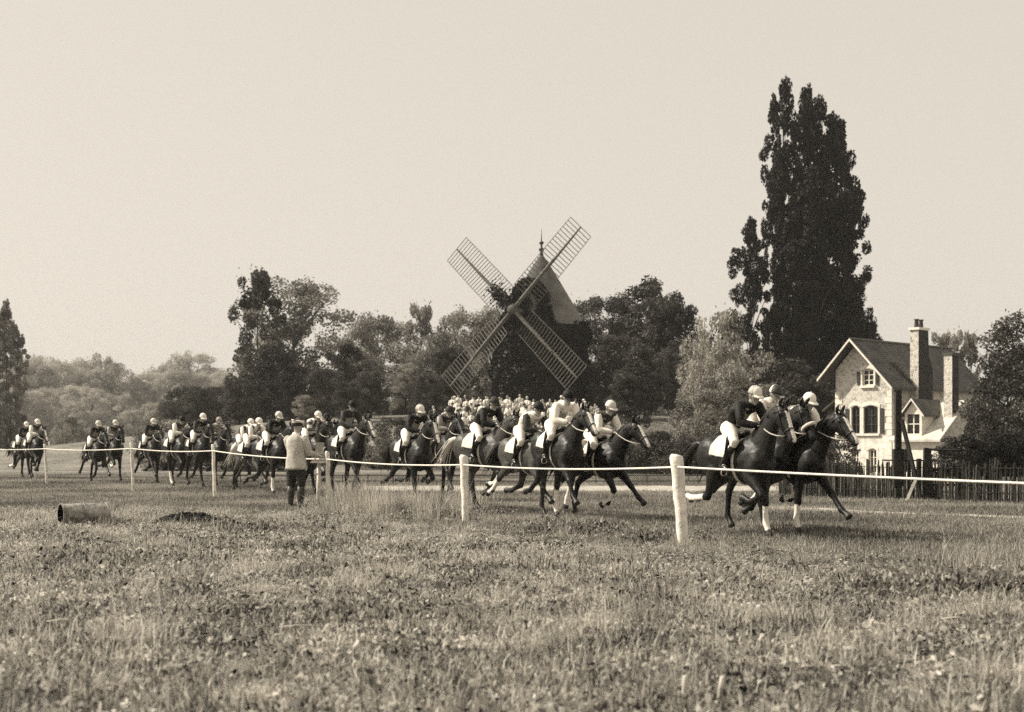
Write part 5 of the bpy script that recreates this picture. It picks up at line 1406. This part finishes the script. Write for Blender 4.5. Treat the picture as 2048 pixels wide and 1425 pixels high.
# ------------------------------------------------------------------ spectators on the mound
def build_crowd():
    g = random.Random(6)
    def fig(seed):
        q = random.Random(seed)
        b = MB(); head_shape(b, (0, .02, 1.56), (0, -1, -.05)); b.loft([(0, 0, 1.36), (0, 0, 1.48)], [.05, .05], seg=8)
        arms = {}
        for s in (1, -1):
            e = Vector((s * q.uniform(.24, .30), -.02, 1.08)); h = Vector((s * q.uniform(.1, .3), -q.uniform(.05, .22), q.uniform(.85, 1.1))); arms[s] = (e, h)
            b.loft([(s * .19, 0, 1.33), e, h, h + (h - e).normalized() * .14], [.045, .038, .028, .02], seg=6)
            b.loft([(s * .09, 0, .85), (s * .1, 0, .45), (s * .1, 0, .03)], [.08, .055, .04], seg=6)
            b.loft([(s * .1, .06, .03), (s * .11, -.08, .03), (s * .11, -.16, .02)], [.035, .045, .03], seg=6)
        b.loft([(0, 0, .8), (0, 0, 1.1), (0, 0, 1.35)], [.13, .12, .13], [.09, .09, .08], seg=8, side=(1, 0, 0))
        c = MB()
        long = seed % 2
        c.loft([(0, 0, .38 if long else .72), (0, 0, .85), (0, 0, 1.05), (0, 0, 1.28), (0, 0, 1.40), (0, 0, 1.44)], [.27 if long else .2, .2, .16, .2, .13, .06], [.22 if long else .15, .15, .12, .13, .1, .06], seg=10, side=(1, 0, 0))
        for s in (1, -1):
            e, h = arms[s]; c.loft([(s * .16, 0, 1.37), (s * .2, 0, 1.33), e, h], [.05, .07, .058, .045], seg=7)
        t = MB()
        if seed % 3 == 0: pr = [(-.03, .03), (-.03, .19), (-.02, .19), (-.015, .105), (.06, .1), (.09, .085), (.095, .02)]
        elif seed % 3 == 1: pr = [(-.03, .09), (.0, .115), (.06, .10), (.10, .06), (.11, .01)]
        else: pr = [(-.02, .03), (-.02, .145), (-.01, .145), (-.005, .1), (.09, .098), (.095, .02)]
        t.loft([(0, .02, 1.63 + z) for z, r in pr], [r for z, r in pr], seg=12)
        return b.mesh('spectator_body', True), c.mesh('clothes', True), t.mesh('hat', True)
    figs = [fig(i) for i in range(6)]
    cloth = [S['W'], S['P'], mat('crowd_linen', .70, rough=.9), mat('crowd_grey', .35, rough=.9), S['D'], mat('crowd_cream', .6, rough=.9)]
    hats = [S['W'], S['P'], S['W'], mat('straw_hat', .66, rough=.9), S['K']]
    cn = {0: 'white', 1: 'pale', 2: 'light linen', 3: 'grey', 4: 'dark', 5: 'cream'}
    for row in range(10):
        y = 81 + row * 2.2
        p0, p1 = (870, 1195) if row > 2 else (905, 1180)
        if row > 5: p0 = 905
        n = 22
        for i in range(n):
            p = p0 + (p1 - p0) * (i + g.uniform(-.35, .35)) / (n - 1); d = y + g.uniform(-.8, .8)
            x = px(p, d)
            f = figs[g.randrange(6)]; ci = g.choice([0, 0, 1, 2, 4, 4, 4, 5, 3]); hi = g.choice([0, 1, 2, 3, 4, 4])
            s = g.uniform(.78, 1.02)
            t = thing('person', (x, d, gz(x, d)), g.uniform(-.7, .7), 'spectator in %s clothes and %s hat in the packed crowd below the windmill' % (cn[ci], ['white', 'pale', 'white', 'straw', 'black'][hi]), 'spectator', 'spectators below the windmill', s)
            link('body', f[0], SK, t); link('clothes', f[1], cloth[ci], t); link('hat', f[2], hats[hi], t)
build_crowd()

# ------------------------------------------------------------------ small things in the grass
def build_small():
    # drain pipe section
    d = 23.6; x = px(168, d)
    T = thing('drum', (x, d, gz(x, d) + .22), R(34), 'rusty metal drum lying on its side in the grass', 'drum', None, 1.18)
    m = MB(); K = 28; rings = [(-.33, .145), (-.33, .158), (-.30, .158), (-.295, .15), (-.02, .15), (-.015, .156), (.015, .156), (.02, .15), (.295, .15), (.30, .158), (.33, .158), (.33, .14), (.32, .14), (.32, .02)]
    inner = [(.30, .02), (.30, .138), (-.33, .145)]
    pts = [(a, 0, 0) for a, r in rings + inner]; rad = [r for a, r in rings + inner]
    # surface of revolution about x
    v = []; f = []
    for a, r in rings + inner:
        for k in range(K): v.append((a, r * math.cos(2*math.pi*k/K), r * math.sin(2*math.pi*k/K)))
    n = len(rings + inner)
    for i in range(n - 1):
        for k in range(K): f.append((i*K+k, i*K+(k+1) % K, (i+1)*K+(k+1) % K, (i+1)*K+k))
    m.add(v, f); me = m.mesh('shell')
    ln_ = MB(); vi = []; fi = []
    for a, r in ((-.325, .143), (0, .136), (.29, .134), (.291, .01)):
        for k in range(K): vi.append((a, r * math.cos(2*math.pi*k/K), r * math.sin(2*math.pi*k/K)))
    ln_.add(vi, [(i*K+k, i*K+(k+1) % K, (i+1)*K+(k+1) % K, (i+1)*K+k) for i in range(3) for k in range(K)])
    link('shade_lining', ln_.mesh('shade_lining'), mat('interior_shade', .006, rough=1, spec=0), T)  # black inner sheet: shade inside the open end put into colour
    link('shell', me, mat('rusty_metal', .26, var=.5, scale=9, rough=.4, bump=.4, bscale=30), T)
    # mound of dug earth
    d = 23.8; x = px(378, d); Dm = thing('earth_mound', (x, d, gz(x, d)), 0, 'low mound of dark dug earth with clods', 'mound')
    v = []; f = []; nx, ny = 40, 26
    for j in range(ny + 1):
        for i in range(nx + 1):
            u, w = i / nx * 2 - 1, j / ny * 2 - 1
            h = max(0, 1 - u*u - w*w) ** .8 * .20
            q = noise.noise((u * 4, w * 4, 1)) * .07 + noise.noise((u * 11, w * 9, 5)) * .04
            v.append((u * .62, w * .45, h * (1 + 1.5 * q) + (q * .7 if h > .01 else -.03)))
    f = [(j*(nx+1)+i, j*(nx+1)+i+1, (j+1)*(nx+1)+i+1, (j+1)*(nx+1)+i) for j in range(ny) for i in range(nx)]
    me = bpy.data.meshes.new('heap'); me.from_pydata(v, [], f)
    soil = mat('dark_soil', .018, var=.5, scale=12, rough=1, bump=.8, bscale=25)
    link('heap', me, soil, Dm)
    c = MB(); g = random.Random(2)
    for i in range(150):
        a = g.uniform(0, 6.28); r = math.sqrt(g.random()) * 1.05; u, w = r * math.cos(a), r * math.sin(a)
        s = g.uniform(.012, .045); h = max(0, 1 - u*u - w*w) ** .8 * .20
        n0 = len(c.v); c.ball((u * .62, w * .45, h + s * .3), (s, s * g.uniform(.6, 1), s * g.uniform(.5, .9)), 6, 4)
        for k in range(n0, len(c.v)): p = Vector(c.v[k]); c.v[k] = tuple(p + noise.noise_vector(p * 40) * s * .35)
    o = link('clods', c.mesh('clods'), soil, Dm); o['kind'] = 'stuff'
    # pale pegs close to the camera
    pale = MATS['limed_wood']
    for i, (p, y, lab) in enumerate(((1372, 1412, 'short pale peg in the near grass, the one closer to picture centre'), (1440, 1414, 'short pale peg in the near grass, the one closer to the right side'))):
        d = gy(y); x = px(p, d); m = MB(); m.loft([(0, 0, -.1), (0, 0, .13), (.004, 0, .18), (.004, 0, .19)], [.017, .018, .016, .009], seg=9)
        o = link('peg', m.mesh('peg', True), pale); o.location = (x, d, gz(x, d)); o.rotation_euler = (.04, -.05 + .1 * i, 0); tag(o, lab, 'peg', 'pale pegs in the grass')
    for i, (p, y, ln, a, lab) in enumerate(((605, 1290, .32, .25, 'pale dry stick lying in the left half of the meadow'), (1912, 1272, .2, -.3, 'pale dry stick lying at the far right of the meadow'), (1625, 1196, .2, -.1, 'pale dry stick below the leading horses'), (130, 1279, .26, .05, 'pale dry stick at the far left of the meadow'))):
        d = gy(y); x = px(p, d); m = MB(); m.loft([(-ln/2, 0, 0), (-.02, .01, .015), (ln/2, .0, .01)], [.005, .007, .004], seg=6)
        o = link('stick', m.mesh('stick', True), pale); o.location = (x, d, gz(x, d) + .12); o.rotation_euler = (0, .05, a); tag(o, lab, 'stick', 'dry sticks in the grass')
build_small()

# ------------------------------------------------------------------ air
def build_haze():
    m = MB(); m.box((-820, -20, -4), (820, 1100, 44))
    hm = bpy.data.materials.new('haze_air'); hm.use_nodes = True
    n, l = hm.node_tree.nodes, hm.node_tree.links
    n.remove(n['Principled BSDF'])
    v = n.new('ShaderNodeVolumePrincipled'); v.inputs['Color'].default_value = (.95, .93, .90, 1); v.inputs['Density'].default_value = .00024; v.inputs['Anisotropy'].default_value = .2
    l.new(v.outputs[0], n['Material Output'].inputs['Volume'])
    o = link('haze', m.mesh('haze'), hm); tag(o, 'thin pale summer haze over the course', kind='stuff')
build_haze()
